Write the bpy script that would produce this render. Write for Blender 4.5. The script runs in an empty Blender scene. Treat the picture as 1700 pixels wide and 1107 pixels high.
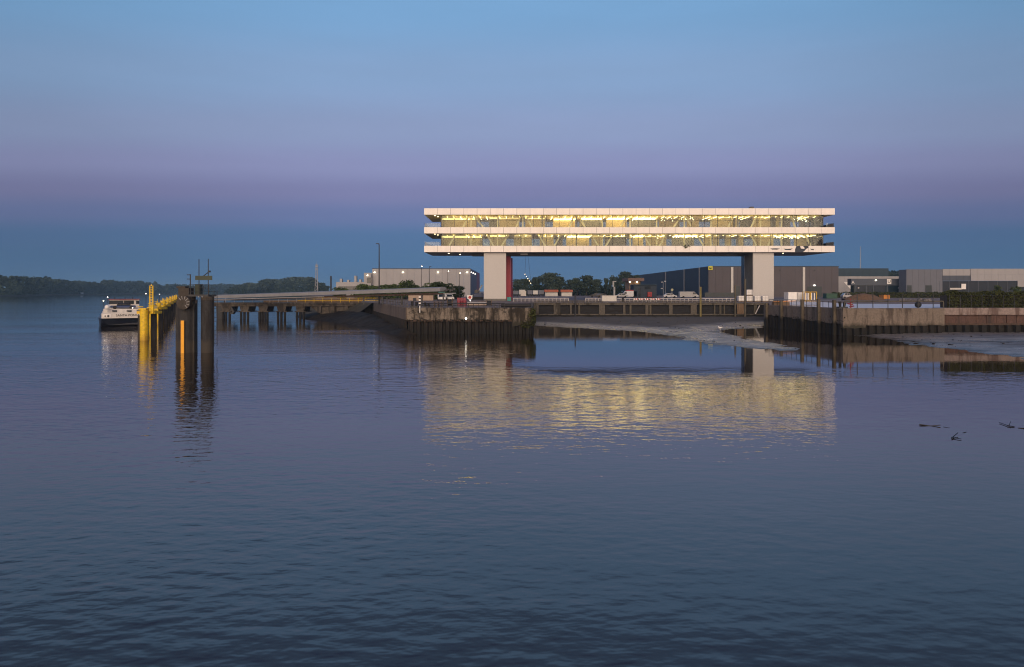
import bpy, math, random
from mathutils import Vector, Matrix, noise as mnoise

random.seed(11)
sc = bpy.context.scene
COL = sc.collection
R = math.radians

# ------------------------------------------------------------------ camera
F = 1133.0          # focal length in photo pixels (24 mm on a 36 mm wide sensor)
HZ = 483.0          # photo row of the horizon
H = 7.0             # eye height over datum
WL = 1.4            # water level (low tide), 5.6 m below the eye
G = 4.72            # quay level
cam_d = bpy.data.cameras.new('camera')
cam_d.lens = 24.0
cam_d.sensor_width = 36.0
cam_d.shift_y = -(553.5 - HZ) / 1700.0
cam_d.clip_start = 0.2
cam_d.clip_end = 9000
cam = bpy.data.objects.new('camera', cam_d)
COL.objects.link(cam)
cam.location = (0, 0, H)
cam.rotation_euler = (R(90), 0, 0)
sc.camera = cam

# ------------------------------------------------------------------ view / world / sun
sc.view_settings.view_transform = 'Standard'
sc.view_settings.look = 'None'
sc.view_settings.exposure = 0.0
sc.view_settings.gamma = 1.0
sc.view_settings.use_curve_mapping = False
try:
    sc.cycles.use_denoising = True
    sc.cycles.filter_width = 1.1
    sc.cycles.max_bounces = 8
    sc.cycles.transparent_max_bounces = 16
    sc.cycles.volume_bounces = 0
    sc.cycles.caustics_reflective = True
except Exception:
    pass


def lin(r, g, b):
    f = lambda c: (c / 255 / 12.92) if c / 255 <= 0.04045 else ((c / 255 + 0.055) / 1.055) ** 2.4
    return (f(r), f(g), f(b), 1.0)


world = bpy.data.worlds.new('World')
sc.world = world
world.use_nodes = True
wn = world.node_tree
wn.nodes.clear()
W = lambda t: wn.nodes.new(t)
wl = wn.links.new
out = W('ShaderNodeOutputWorld')
SUN_EL = R(1.5)
sky = W('ShaderNodeTexSky')
sky.sky_type = 'NISHITA'
sky.sun_disc = False
sky.sun_elevation = SUN_EL
sky.sun_rotation = R(172)          # the sun is down behind the viewer
bg1 = W('ShaderNodeBackground')
bg1.inputs['Strength'].default_value = 0.012
wl(sky.outputs['Color'], bg1.inputs['Color'])
tc = W('ShaderNodeTexCoord')
sep = W('ShaderNodeSeparateXYZ')
wl(tc.outputs['Generated'], sep.inputs[0])
ramp = W('ShaderNodeValToRGB')
ramp.color_ramp.interpolation = 'EASE'
# sine of elevation -> colour of the twilight arch (belt of Venus over the earth's shadow)
stops = [(0.000, (68, 106, 143)), (0.045, (64, 105, 146)), (0.080, (68, 104, 148)), (0.113, (93, 109, 155)),
         (0.145, (113, 117, 160)), (0.183, (128, 134, 175)), (0.228, (131, 146, 183)), (0.300, (125, 153, 191)), (0.385, (113, 155, 197)),
         (0.480, (80, 119, 160)), (0.600, (54, 94, 142)), (1.000, (36, 74, 132))]
el = ramp.color_ramp.elements
el[0].position, el[0].color = stops[0][0], lin(*stops[0][1])
el[1].position, el[1].color = stops[-1][0], lin(*stops[-1][1])
for p, c in stops[1:-1]:
    e = el.new(p)
    e.color = lin(*c)
wob = W('ShaderNodeTexNoise')
wob.inputs['Scale'].default_value = 1.6
wob.inputs['Detail'].default_value = 3
mapn = W('ShaderNodeMapping')
mapn.inputs['Scale'].default_value = (1, 1, 5)
wl(tc.outputs['Generated'], mapn.inputs[0])
wl(mapn.outputs[0], wob.inputs['Vector'])
wm = W('ShaderNodeMath'); wm.operation = 'MULTIPLY_ADD'
wm.inputs[1].default_value = 0.016
wl(wob.outputs['Fac'], wm.inputs[0])
wa = W('ShaderNodeMath'); wa.operation = 'SUBTRACT'
# the arch stands highest opposite the sun and sinks towards its ends
def wmath(op, a, b):
    n_ = W('ShaderNodeMath'); n_.operation = op
    for i_, v_ in enumerate((a, b)):
        if isinstance(v_, (int, float)): n_.inputs[i_].default_value = v_
        else: wl(v_, n_.inputs[i_])
    return n_.outputs[0]
xsq = wmath('MULTIPLY', sep.outputs['X'], sep.outputs['X'])
arch = wmath('DIVIDE', sep.outputs['Z'], wmath('POWER', wmath('SUBTRACT', 1.0, wmath('MULTIPLY', xsq, 0.85)), 0.5))
wl(arch, wm.inputs[2])
wl(wm.outputs[0], wa.inputs[0]); wa.inputs[1].default_value = 0.008
wl(wa.outputs[0], ramp.inputs['Fac'])
# afterglow low in the sky behind the viewer
gl = W('ShaderNodeMapRange'); gl.interpolation_type = 'SMOOTHSTEP'
gl.inputs['From Min'].default_value = -0.1; gl.inputs['From Max'].default_value = 0.95
neg = W('ShaderNodeMath'); neg.operation = 'MULTIPLY'; neg.inputs[1].default_value = -1
wl(sep.outputs['Y'], neg.inputs[0]); wl(neg.outputs[0], gl.inputs['Value'])
gz = W('ShaderNodeMapRange'); gz.interpolation_type = 'SMOOTHSTEP'
gz.inputs['From Min'].default_value = 0.0; gz.inputs['From Max'].default_value = 0.6
gz.inputs['To Min'].default_value = 1.0; gz.inputs['To Max'].default_value = 0.0
wl(sep.outputs['Z'], gz.inputs['Value'])
gm = W('ShaderNodeMath'); gm.operation = 'MULTIPLY'
wl(gl.outputs[0], gm.inputs[0]); wl(gz.outputs[0], gm.inputs[1])
mixc = W('ShaderNodeMixRGB')
mixc.inputs['Color2'].default_value = (1.1, 0.72, 0.58, 1)
wl(gm.outputs[0], mixc.inputs['Fac']); wl(ramp.outputs['Color'], mixc.inputs['Color1'])
# thin, barely visible veils of cirrus
cn = W('ShaderNodeTexNoise'); cn.inputs['Scale'].default_value = 2.2; cn.inputs['Detail'].default_value = 6; cn.inputs['Roughness'].default_value = .6
cm = W('ShaderNodeMapping'); cm.inputs['Scale'].default_value = (1, 1, 7); cm.inputs['Rotation'].default_value = (0, R(6), 0)
wl(tc.outputs['Generated'], cm.inputs[0]); wl(cm.outputs[0], cn.inputs['Vector'])
cr = W('ShaderNodeMapRange'); cr.inputs['From Min'].default_value = .35; cr.inputs['From Max'].default_value = .7
cr.inputs['To Min'].default_value = .97; cr.inputs['To Max'].default_value = 1.035
wl(cn.outputs['Fac'], cr.inputs['Value'])
# brightest opposite the sun and over it, fainter to either side
sv = W('ShaderNodeMapRange'); sv.interpolation_type = 'SMOOTHSTEP'
sv.inputs['From Min'].default_value = 0.0; sv.inputs['From Max'].default_value = 0.36
sv.inputs['To Min'].default_value = 1.14; sv.inputs['To Max'].default_value = 0.89
wl(xsq, sv.inputs['Value'])
crs = wmath('MULTIPLY', cr.outputs[0], sv.outputs[0])
cs = W('ShaderNodeVectorMath'); cs.operation = 'SCALE'
wl(mixc.outputs[0], cs.inputs[0]); wl(crs, cs.inputs['Scale'])
bg2 = W('ShaderNodeBackground')
bg2.inputs['Strength'].default_value = 1.0
wl(cs.outputs[0], bg2.inputs['Color'])
add = W('ShaderNodeAddShader')
wl(bg1.outputs[0], add.inputs[0]); wl(bg2.outputs[0], add.inputs[1])
wl(add.outputs[0], out.inputs['Surface'])

sun_d = bpy.data.lights.new('sun', 'SUN')
sun_d.energy = 3.2
sun_d.angle = R(60)
sun_d.color = (1.0, 0.745, 0.51)
sun = bpy.data.objects.new('sun', sun_d)
COL.objects.link(sun)
sun.rotation_euler = Vector((0.06, 1.0, -0.30)).to_track_quat('-Z', 'Y').to_euler()

# ------------------------------------------------------------------ helpers
ORG = {}


def at(px, py, Y):
    """World point that stands at distance Y behind photo pixel (px, py)."""
    return Vector(((px - 850) / F * Y, Y, H - (py - HZ) / F * Y))


def X_(px, Y):
    return (px - 850) / F * Y


class MB:
    def __init__(s):
        s.v, s.f = [], []

    def quad(s, a, b, c, d):
        n = len(s.v)
        s.v += [tuple(a), tuple(b), tuple(c), tuple(d)]
        s.f.append((n, n + 1, n + 2, n + 3))
        return s

    def box(s, x0, x1, y0, y1, z0, z1):
        n = len(s.v)
        s.v += [(x0, y0, z0), (x1, y0, z0), (x1, y1, z0), (x0, y1, z0), (x0, y0, z1), (x1, y0, z1), (x1, y1, z1), (x0, y1, z1)]
        s.f += [tuple(n + i for i in q) for q in ((0, 3, 2, 1), (4, 5, 6, 7), (0, 1, 5, 4), (1, 2, 6, 5), (2, 3, 7, 6), (3, 0, 4, 7))]
        return s

    def cbox(s, c, sx, sy, sz):
        return s.box(c[0] - sx / 2, c[0] + sx / 2, c[1] - sy / 2, c[1] + sy / 2, c[2], c[2] + sz)

    def prism(s, pts, axis, a0, a1):
        """Polygon pts (2-D) extruded along axis: 'y' -> pts are (x, z); 'x' -> (y, z); 'z' -> (x, y)."""
        n, k = len(s.v), len(pts)
        def mk(p, a):
            return {'y': (p[0], a, p[1]), 'x': (a, p[0], p[1]), 'z': (p[0], p[1], a)}[axis]
        s.v += [mk(p, a0) for p in pts] + [mk(p, a1) for p in pts]
        s.f += [tuple(range(n + k - 1, n - 1, -1)), tuple(range(n + k, n + 2 * k))]
        s.f += [(n + i, n + (i + 1) % k, n + k + (i + 1) % k, n + k + i) for i in range(k)]
        return s

    def tube(s, a, b, r0, r1=None, k=8):
        a, b = Vector(a), Vector(b)
        r1 = r0 if r1 is None else r1
        d = (b - a).normalized()
        u = d.orthogonal().normalized()
        w = d.cross(u)
        n = len(s.v)
        for p, r in ((a, r0), (b, r1)):
            for i in range(k):
                t = 2 * math.pi * i / k
                s.v.append(tuple(p + u * (r * math.cos(t)) + w * (r * math.sin(t))))
        s.f += [(n + i, n + (i + 1) % k, n + k + (i + 1) % k, n + k + i) for i in range(k)]
        s.f += [tuple(range(n + k - 1, n - 1, -1)), tuple(range(n + k, n + 2 * k))]
        return s

    def bar(s, a, b, w, h):
        """Rectangular bar between two points: w across, h high."""
        a, b = Vector(a), Vector(b)
        d = (b - a).normalized()
        u = d.cross(Vector((0, 0, 1)))
        u = Vector((1, 0, 0)) if u.length < 1e-4 else u.normalized()
        v = u.cross(d).normalized()
        n = len(s.v)
        for p in (a, b):
            for q, t in ((-1, -1), (1, -1), (1, 1), (-1, 1)):
                s.v.append(tuple(p + u * (q * w / 2) + v * (t * h / 2)))
        s.f += [tuple(n + i for i in q) for q in ((0, 1, 2, 3), (7, 6, 5, 4), (0, 4, 5, 1), (1, 5, 6, 2), (2, 6, 7, 3), (3, 7, 4, 0))]
        return s

    def ball(s, c, rx, ry=None, rz=None, nu=10, nv=6):
        ry = rx if ry is None else ry
        rz = rx if rz is None else rz
        n = len(s.v)
        s.v.append((c[0], c[1], c[2] - rz))
        for j in range(1, nv):
            t = -math.pi / 2 + math.pi * j / nv
            for i in range(nu):
                p = 2 * math.pi * i / nu
                s.v.append((c[0] + rx * math.cos(t) * math.cos(p), c[1] + ry * math.cos(t) * math.sin(p), c[2] + rz * math.sin(t)))
        s.v.append((c[0], c[1], c[2] + rz))
        top = len(s.v) - 1
        for i in range(nu):
            s.f.append((n, n + 1 + (i + 1) % nu, n + 1 + i))
            s.f.append((top, top - nu + i, top - nu + (i + 1) % nu))
        for j in range(nv - 2):
            for i in range(nu):
                a = n + 1 + j * nu
                s.f.append((a + i, a + (i + 1) % nu, a + nu + (i + 1) % nu, a + nu + i))
        return s

    def mesh(s, name, mat, off=None, smooth=False):
        me = bpy.data.meshes.new(name)
        v = s.v if off is None else [(p[0] - off[0], p[1] - off[1], p[2] - off[2]) for p in s.v]
        me.from_pydata(v, [], s.f)
        me.update()
        if mat is not None:
            me.materials.append(mat)
        if smooth:
            for p in me.polygons:
                p.use_smooth = True
        return me

    def build(s, name, mat, parent=None, smooth=False, bevel=0):
        """ONE mesh object; coordinates are world ones, shifted to the thing's own origin."""
        off = ORG.get(parent.name, Vector()) if parent is not None else None
        o = bpy.data.objects.new(name, s.mesh(name, mat, off, smooth))
        COL.objects.link(o)
        if parent is not None:
            o.parent = parent
            ORG[o.name] = off
        if bevel:
            m = o.modifiers.new('edge', 'BEVEL'); m.width = bevel; m.segments = 2; m.limit_method = 'ANGLE'
        return o


def tag(o, label=None, cat=None, group=None, kind=None):
    if label: o['label'] = label
    if cat: o['category'] = cat
    if group: o['group'] = group
    if kind: o['kind'] = kind
    return o


def thing(name, label, cat, loc=(0, 0, 0), group=None):
    o = bpy.data.objects.new(name, None)
    o.empty_display_size = 0.5
    COL.objects.link(o)
    o.location = loc
    ORG[o.name] = Vector(loc)
    return tag(o, label, cat, group)


def solo(name, label, cat, mb, mat, group=None, smooth=False, bevel=0):
    """A thing that is a single mesh; its origin is put at the foot of the mesh."""
    xs = [p[0] for p in mb.v]; ys = [p[1] for p in mb.v]; zs = [p[2] for p in mb.v]
    off = Vector(((min(xs) + max(xs)) / 2, (min(ys) + max(ys)) / 2, min(zs)))
    o = bpy.data.objects.new(name, mb.mesh(name, mat, off, smooth))
    COL.objects.link(o)
    o.location = off
    if bevel:
        m = o.modifiers.new('edge', 'BEVEL'); m.width = bevel; m.segments = 2
    return tag(o, label, cat, group)


def piece(name, me, parent, loc, rotz=0.0):
    """A piece that shares mesh data, at a world location, under a thing or part."""
    o = bpy.data.objects.new(name, me)
    COL.objects.link(o)
    o.parent = parent
    o.location = Vector(loc) - ORG[parent.name]
    o.rotation_euler.z = rotz
    return o


KIDS = {}


def dup(root, loc, rotz=0.0, label=None, group=None, scale=1.0):
    if root.name not in KIDS:
        KIDS[root.name] = [(c, list(c.children)) for c in root.children]
    r = root.copy(); COL.objects.link(r)
    r.location = loc; r.rotation_euler = (0, 0, rotz); r.scale = (scale,) * 3
    if label: r['label'] = label
    if group: r['group'] = group
    ORG[r.name] = Vector(loc)
    for c, gs in KIDS[root.name]:
        k = c.copy(); COL.objects.link(k); k.parent = r
        for g in gs:
            q = g.copy(); COL.objects.link(q); q.parent = k
    return r


# ------------------------------------------------------------------ materials
def mat(name, col, rough=0.7, var=0.25, scale=1.5, metal=0.0, bump=0.0, stretch=(1, 1, 1), col2=None, emit=None, estr=0.0, rnd=0.0, spec=0.5, detail=5):
    m = bpy.data.materials.new(name)
    m.use_nodes = True
    nt = m.node_tree
    b = nt.nodes['Principled BSDF']
    b.inputs['Roughness'].default_value = rough
    b.inputs['Metallic'].default_value = metal
    b.inputs['Specular IOR Level'].default_value = spec
    c = (*col, 1)
    if emit is not None:
        b.inputs['Base Color'].default_value = c
        b.inputs['Emission Color'].default_value = (*emit, 1)
        b.inputs['Emission Strength'].default_value = estr
        return m
    geo = nt.nodes.new('ShaderNodeNewGeometry')
    mp = nt.nodes.new('ShaderNodeMapping'); mp.inputs['Scale'].default_value = stretch
    nt.links.new(geo.outputs['Position'], mp.inputs[0])
    nz = nt.nodes.new('ShaderNodeTexNoise')
    nz.inputs['Scale'].default_value = scale
    nz.inputs['Detail'].default_value = detail
    nz.inputs['Roughness'].default_value = 0.65
    nt.links.new(mp.outputs[0], nz.inputs['Vector'])
    rp = nt.nodes.new('ShaderNodeValToRGB')
    e = rp.color_ramp.elements
    c2 = col2 or tuple(x * (1 - var) for x in col)
    c1 = col if col2 else tuple(x * (1 + var * 0.6) for x in col)
    e[0].position, e[0].color = 0.32, (*c2, 1)
    e[1].position, e[1].color = 0.68, (*c1, 1)
    nt.links.new(nz.outputs['Fac'], rp.inputs[0])
    src = rp.outputs[0]
    if rnd:
        oi = nt.nodes.new('ShaderNodeObjectInfo')
        mr = nt.nodes.new('ShaderNodeMapRange')
        mr.inputs['To Min'].default_value = 1 - rnd; mr.inputs['To Max'].default_value = 1 + rnd
        nt.links.new(oi.outputs['Random'], mr.inputs['Value'])
        mx = nt.nodes.new('ShaderNodeVectorMath'); mx.operation = 'SCALE'
        nt.links.new(src, mx.inputs[0]); nt.links.new(mr.outputs[0], mx.inputs['Scale'])
        src = mx.outputs[0]
    nt.links.new(src, b.inputs['Base Color'])
    if bump:
        bp = nt.nodes.new('ShaderNodeBump')
        bp.inputs['Distance'].default_value = bump
        nt.links.new(nz.outputs['Fac'], bp.inputs['Height'])
        nt.links.new(bp.outputs[0], b.inputs['Normal'])
    return m


def stained(name, col, stain, tide, ztide, zfade=0.8, amount=0.5, rough=0.85, rust=None, fine_c=(.62, 1.2)):
    """Concrete or steel with vertical runs of dirt and weed-dark below the tide line."""
    m = bpy.data.materials.new(name); m.use_nodes = True
    nt = m.node_tree; N = nt.nodes.new; L = nt.links.new
    b = nt.nodes['Principled BSDF']; b.inputs['Roughness'].default_value = rough
    geo = N('ShaderNodeNewGeometry')
    def nz(scale, st, det=6):
        mp = N('ShaderNodeMapping'); mp.inputs['Scale'].default_value = st
        L(geo.outputs['Position'], mp.inputs[0])
        t = N('ShaderNodeTexNoise'); t.inputs['Scale'].default_value = scale; t.inputs['Detail'].default_value = det
        t.inputs['Roughness'].default_value = 0.7
        L(mp.outputs[0], t.inputs['Vector'])
        return t.outputs['Fac']
    def rampf(src, a, c):
        r = N('ShaderNodeMapRange'); r.inputs['From Min'].default_value = a; r.inputs['From Max'].default_value = c
        L(src, r.inputs['Value']); return r.outputs[0]
    def mix(f, a, c):
        x = N('ShaderNodeMixRGB'); L(f, x.inputs[0])
        for i, s in ((1, a), (2, c)):
            if isinstance(s, tuple): x.inputs[i].default_value = (*s, 1)
            else: L(s, x.inputs[i])
        return x.outputs[0]
    fine = mix(rampf(nz(4, (1, 1, 1)), .3, .7), tuple(x * fine_c[0] for x in col), tuple(x * fine_c[1] for x in col))
    run = rampf(nz(0.9, (1.0, 1.0, 0.16)), 0.62 - amount * .3, 0.70 - amount * .25)
    c = mix(run, fine, stain)
    if rust:
        c = mix(rampf(nz(1.7, (1, 1, .3)), .56, .72), c, rust)
    big = rampf(nz(.55, (1, 1, 1.4)), .50, .60)
    c = mix(big, c, tuple(x * .8 for x in stain)) if amount > .4 else c
    sp = N('ShaderNodeSeparateXYZ'); L(geo.outputs['Position'], sp.inputs[0])
    ad = N('ShaderNodeMath'); ad.operation = 'MULTIPLY_ADD'; ad.inputs[1].default_value = 1.4
    L(nz(1.2, (1, 1, .4)), ad.inputs[0]); L(sp.outputs['Z'], ad.inputs[2])
    td = N('ShaderNodeMapRange'); td.inputs['From Min'].default_value = ztide + .7 + zfade / 2; td.inputs['From Max'].default_value = ztide + .7 - zfade / 2
    L(ad.outputs[0], td.inputs['Value'])
    c = mix(td.outputs[0], c, tide)
    L(c, b.inputs['Base Color'])
    bp = N('ShaderNodeBump'); bp.inputs['Distance'].default_value = .03
    L(nz(5, (1, 1, .6)), bp.inputs['Height']); L(bp.outputs[0], b.inputs['Normal'])
    return m


def lamp_mat(name, col, s):
    return mat(name, (.8, .8, .8), emit=col, estr=s)


def glass_mat(name, tint, base=0.05, rough=0.02, ior=1.35):
    m = bpy.data.materials.new(name); m.use_nodes = True
    nt = m.node_tree; nt.nodes.clear()
    o = nt.nodes.new('ShaderNodeOutputMaterial')
    mx = nt.nodes.new('ShaderNodeMixShader')
    fr = nt.nodes.new('ShaderNodeFresnel'); fr.inputs['IOR'].default_value = ior
    tr = nt.nodes.new('ShaderNodeBsdfTransparent'); tr.inputs['Color'].default_value = (*tint, 1)
    gl = nt.nodes.new('ShaderNodeBsdfGlossy'); gl.inputs['Roughness'].default_value = rough
    gl.inputs['Color'].default_value = (.9, .95, 1, 1)
    L = nt.links.new
    L(fr.outputs[0], mx.inputs[0]); L(tr.outputs[0], mx.inputs[1]); L(gl.outputs[0], mx.inputs[2]); L(mx.outputs[0], o.inputs['Surface'])
    return m


M = {}
M['panel'] = mat('white_cladding', (.82, .79, .75), .34, .07, .8, stretch=(1, 1, .3), rnd=.035)
M['panel_core'] = mat('panel_core', (.28, .27, .27), .7, .2)
M['membrane'] = mat('dark_membrane', (.02, .03, .05), .6, .3)
M['soffit'] = mat('soffit_metal', (.10, .105, .12), .45, .12, .6)
M['pier'] = stained('pier_concrete', (.50, .495, .485), (.47, .465, .455), (.3, .28, .26), 3.4, amount=.15, fine_c=(.96, 1.03))
M['pier_side'] = mat('pier_base_and_shade', (.13, .13, .12), .7, .2)
M['core_glass'] = mat('stair_core_dark', (.02, .018, .03), .25, .2)
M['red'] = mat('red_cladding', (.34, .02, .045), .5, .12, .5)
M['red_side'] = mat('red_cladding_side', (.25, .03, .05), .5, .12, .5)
M['glass'] = glass_mat('window_glass', (.80, .84, .80))
M['rail_glass'] = glass_mat('balustrade_glass', (.72, .82, .84), ior=1.45)
M['alu'] = mat('dark_aluminium', (.05, .05, .055), .45, .15)
M['ceil'] = mat('interior_ceiling', (.66, .56, .37), .8, .12, .5)
M['int_wall'] = mat('interior_wall', (.44, .355, .21), .8, .12, .4)
M['int_dark'] = mat('interior_wall_grey', (.10, .10, .105), .8, .2, .4)
M['truss'] = mat('cream_steel', (.84, .74, .47), .55, .1)
M['carpet'] = mat('office_floor', (.15, .13, .12), .9, .2)
M['led'] = lamp_mat('led_strip', (1.0, .72, .28), 14)
M['led_soft'] = lamp_mat('cove_strip', (1.0, .74, .26), 2.4)
M['bulb'] = lamp_mat('warm_bulb', (1.0, .80, .45), 8)
M['string_bulb'] = lamp_mat('string_bulb', (1.0, .80, .5), 4)
M['white_bulb'] = lamp_mat('white_bulb', (1.0, .93, .82), 7)
M['wall_bulb'] = lamp_mat('wall_bulb', (1.0, .84, .58), 10)
M['quay'] = stained('quay_concrete', (.20, .17, .14), (.020, .015, .009), (.022, .020, .013), 3.05, .5, amount=.62)
M['quay_old'] = stained('quay_concrete_brown', (.15, .12, .098), (.050, .036, .026), (.035, .03, .02), 2.9, .5, amount=.30)
M['coping'] = mat('coping_concrete', (.20, .185, .165), .9, .4, 1.8, bump=.02)
M['pile'] = stained('sheet_pile_steel', (.016, .012, .009), (.006, .005, .004), (.0035, .0035, .003), 2.2, 1.4, amount=.5, rough=.85, rust=(.040, .022, .012))
M['fender_wood'] = stained('fender_timber', (.12, .10, .07), (.05, .04, .028), (.009, .008, .006), 3.0, .6, amount=.4)
M['jetty'] = stained('jetty_concrete', (.085, .072, .058), (.030, .024, .018), (.012, .011, .009), 2.0, .6, amount=.45)
M['jetty_pile'] = mat('jetty_pile', (.010, .010, .011), .8, .3)
M['beam'] = mat('rusty_beam', (.07, .045, .032), .85, .5, 2.0)
M['basin'] = stained('basin_concrete', (.095, .085, .070), (.030, .026, .019), (.018, .017, .011), 1.7, .5, amount=.35)
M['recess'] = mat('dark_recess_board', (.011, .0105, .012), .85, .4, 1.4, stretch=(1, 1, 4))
M['weed'] = mat('weedy_foot', (.013, .013, .008), .9, .5, 1.5, bump=.04)
M['post'] = mat('weathered_post', (.095, .085, .062), .85, .4, 2.0, stretch=(1, 1, .3))
M['ochre_post'] = mat('ochre_post', (.19, .16, .06), .8, .35, 2.0)
M['timber'] = mat('brown_boards', (.15, .10, .06), .85, .4, 3, stretch=(3, 3, .3))
M['yard'] = mat('yard_ground', (.17, .135, .125), .9, .4, .25, bump=.02)
M['plaza'] = mat('pale_screed', (.62, .64, .68), .42, .12, .25, rnd=0)
M['mud'] = None
M['water'] = None
M['galv'] = mat('galvanised', (.30, .31, .33), .5, .2, 3)
M['pale_rail'] = mat('pale_rail', (.55, .53, .52), .6, .2, 2)
M['dark_steel'] = mat('dark_steel', (.025, .027, .032), .55, .3)
M['black'] = mat('black_rubber', (.012, .012, .013), .7, .3)
M['yellow'] = stained('yellow_paint', (.80, .54, .015), (.60, .33, .01), (.30, .15, .012), 1.7, 1.2, amount=.2, rough=.45)
M['gauge'] = mat('gauge_orange', (.85, .40, .02), .5, .06)
M['dolphin'] = stained('dolphin_steel', (.032, .032, .034), (.014, .013, .013), (.045, .039, .032), 2.6, .3, amount=.4)
M['dolphin_cap'] = mat('dolphin_concrete', (.055, .047, .04), .9, .4, 2.5, bump=.03)
M['sign_back'] = mat('sign_board_green', (.035, .05, .035), .6, .2)
M['hull'] = mat('navy_hull', (.012, .015, .026), .35, .25)
M['ship_white'] = mat('ship_white', (.62, .60, .57), .4, .08)
M['white'] = mat('white_paint', (.75, .75, .74), .45, .06)
M['offwhite'] = mat('offwhite_paint', (.52, .52, .50), .5, .1)
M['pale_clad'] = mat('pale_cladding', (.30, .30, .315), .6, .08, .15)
M['pale_side'] = mat('pale_cladding_shaded', (.12, .13, .17), .6, .1, .15)  # darker copy of the pale cladding, the side wall's shade put into its colour
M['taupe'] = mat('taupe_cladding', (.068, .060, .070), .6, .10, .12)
M['taupe_side'] = mat('slate_and_shaded_taupe', (.022, .036, .055), .6, .10, .12)  # darker taupe copy with the side wall's shade in it; also kiosk and roof
M['navy_clad'] = mat('navy_cladding', (.010, .034, .056), .6, .12, .12)
M['grey_clad'] = mat('grey_cladding', (.055, .068, .092), .6, .10, .12)
M['conc_clad'] = mat('grey_concrete_wall', (.125, .135, .165), .75, .10, .15)
M['door_dark'] = mat('dark_door', (.018, .03, .035), .4, .2)
M['win_dark'] = mat('dark_glazing', (.012, .022, .032), .12, .2)
M['tan'] = mat('tan_brick', (.32, .21, .13), .8, .2, 2)
M['roof_brown'] = mat('brown_roof', (.17, .11, .09), .8, .2)
M['roof_orange'] = mat('orange_roof', (.42, .12, .05), .7, .2)
M['sign_yellow'] = mat('sign_yellow', (.55, .52, .03), .5, .05)
M['ink'] = mat('dark_ink', (.015, .02, .03), .6, .1)
M['teal'] = mat('teal_paint', (.02, .22, .22), .5, .15)
M['red_paint'] = mat('red_paint', (.38, .04, .04), .5, .2)
M['orange_paint'] = mat('orange_paint', (.50, .20, .03), .5, .25)
M['yellow_frame'] = mat('yellow_frame', (.62, .38, .02), .5, .2)
M['green_tarp'] = mat('green_tarp', (.03, .09, .06), .6, .3)
M['beige'] = mat('beige_panel', (.36, .28, .22), .7, .15)
M['gallery'] = mat('gallery_cover', (.24, .245, .26), .5, .15, .5)
M['soil'] = mat('brown_soil', (.14, .085, .05), .95, .4, 2.5, bump=.1)
M['blue_paint'] = mat('blue_paint', (.03, .06, .16), .4, .15)
M['silver'] = mat('silver_paint', (.35, .36, .38), .3, .1, metal=.4)
M['car_black'] = mat('car_black', (.012, .013, .016), .25, .1)
M['bark'] = mat('bark', (.045, .036, .028), .95, .4, 4)
M['leaf'] = mat('leaves', (.060, .085, .030), .8, .35, .35, rnd=.25, spec=.2)
M['leaf_hazed'] = mat('leaves_hazed', (.062, .088, .066), .85, .4, .05, rnd=.2, spec=.1)  # bluish, lighter green: distance haze put into the leaf colour
M['leaf_wood'] = mat('leaves_wood', (.030, .046, .028), .9, .45, .03, spec=.1)
M['hedge'] = mat('hedge_leaves', (.052, .060, .018), .85, .45, .9, spec=.2)
M['bush'] = mat('bush_leaves', (.066, .098, .030), .85, .4, .25, rnd=.2, spec=.2)
M['bank'] = mat('bank_earth', (.05, .045, .03), .95, .4, .4)
M['wet_log'] = mat('wet_log', (.012, .011, .010), .5, .4, 6)


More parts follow.
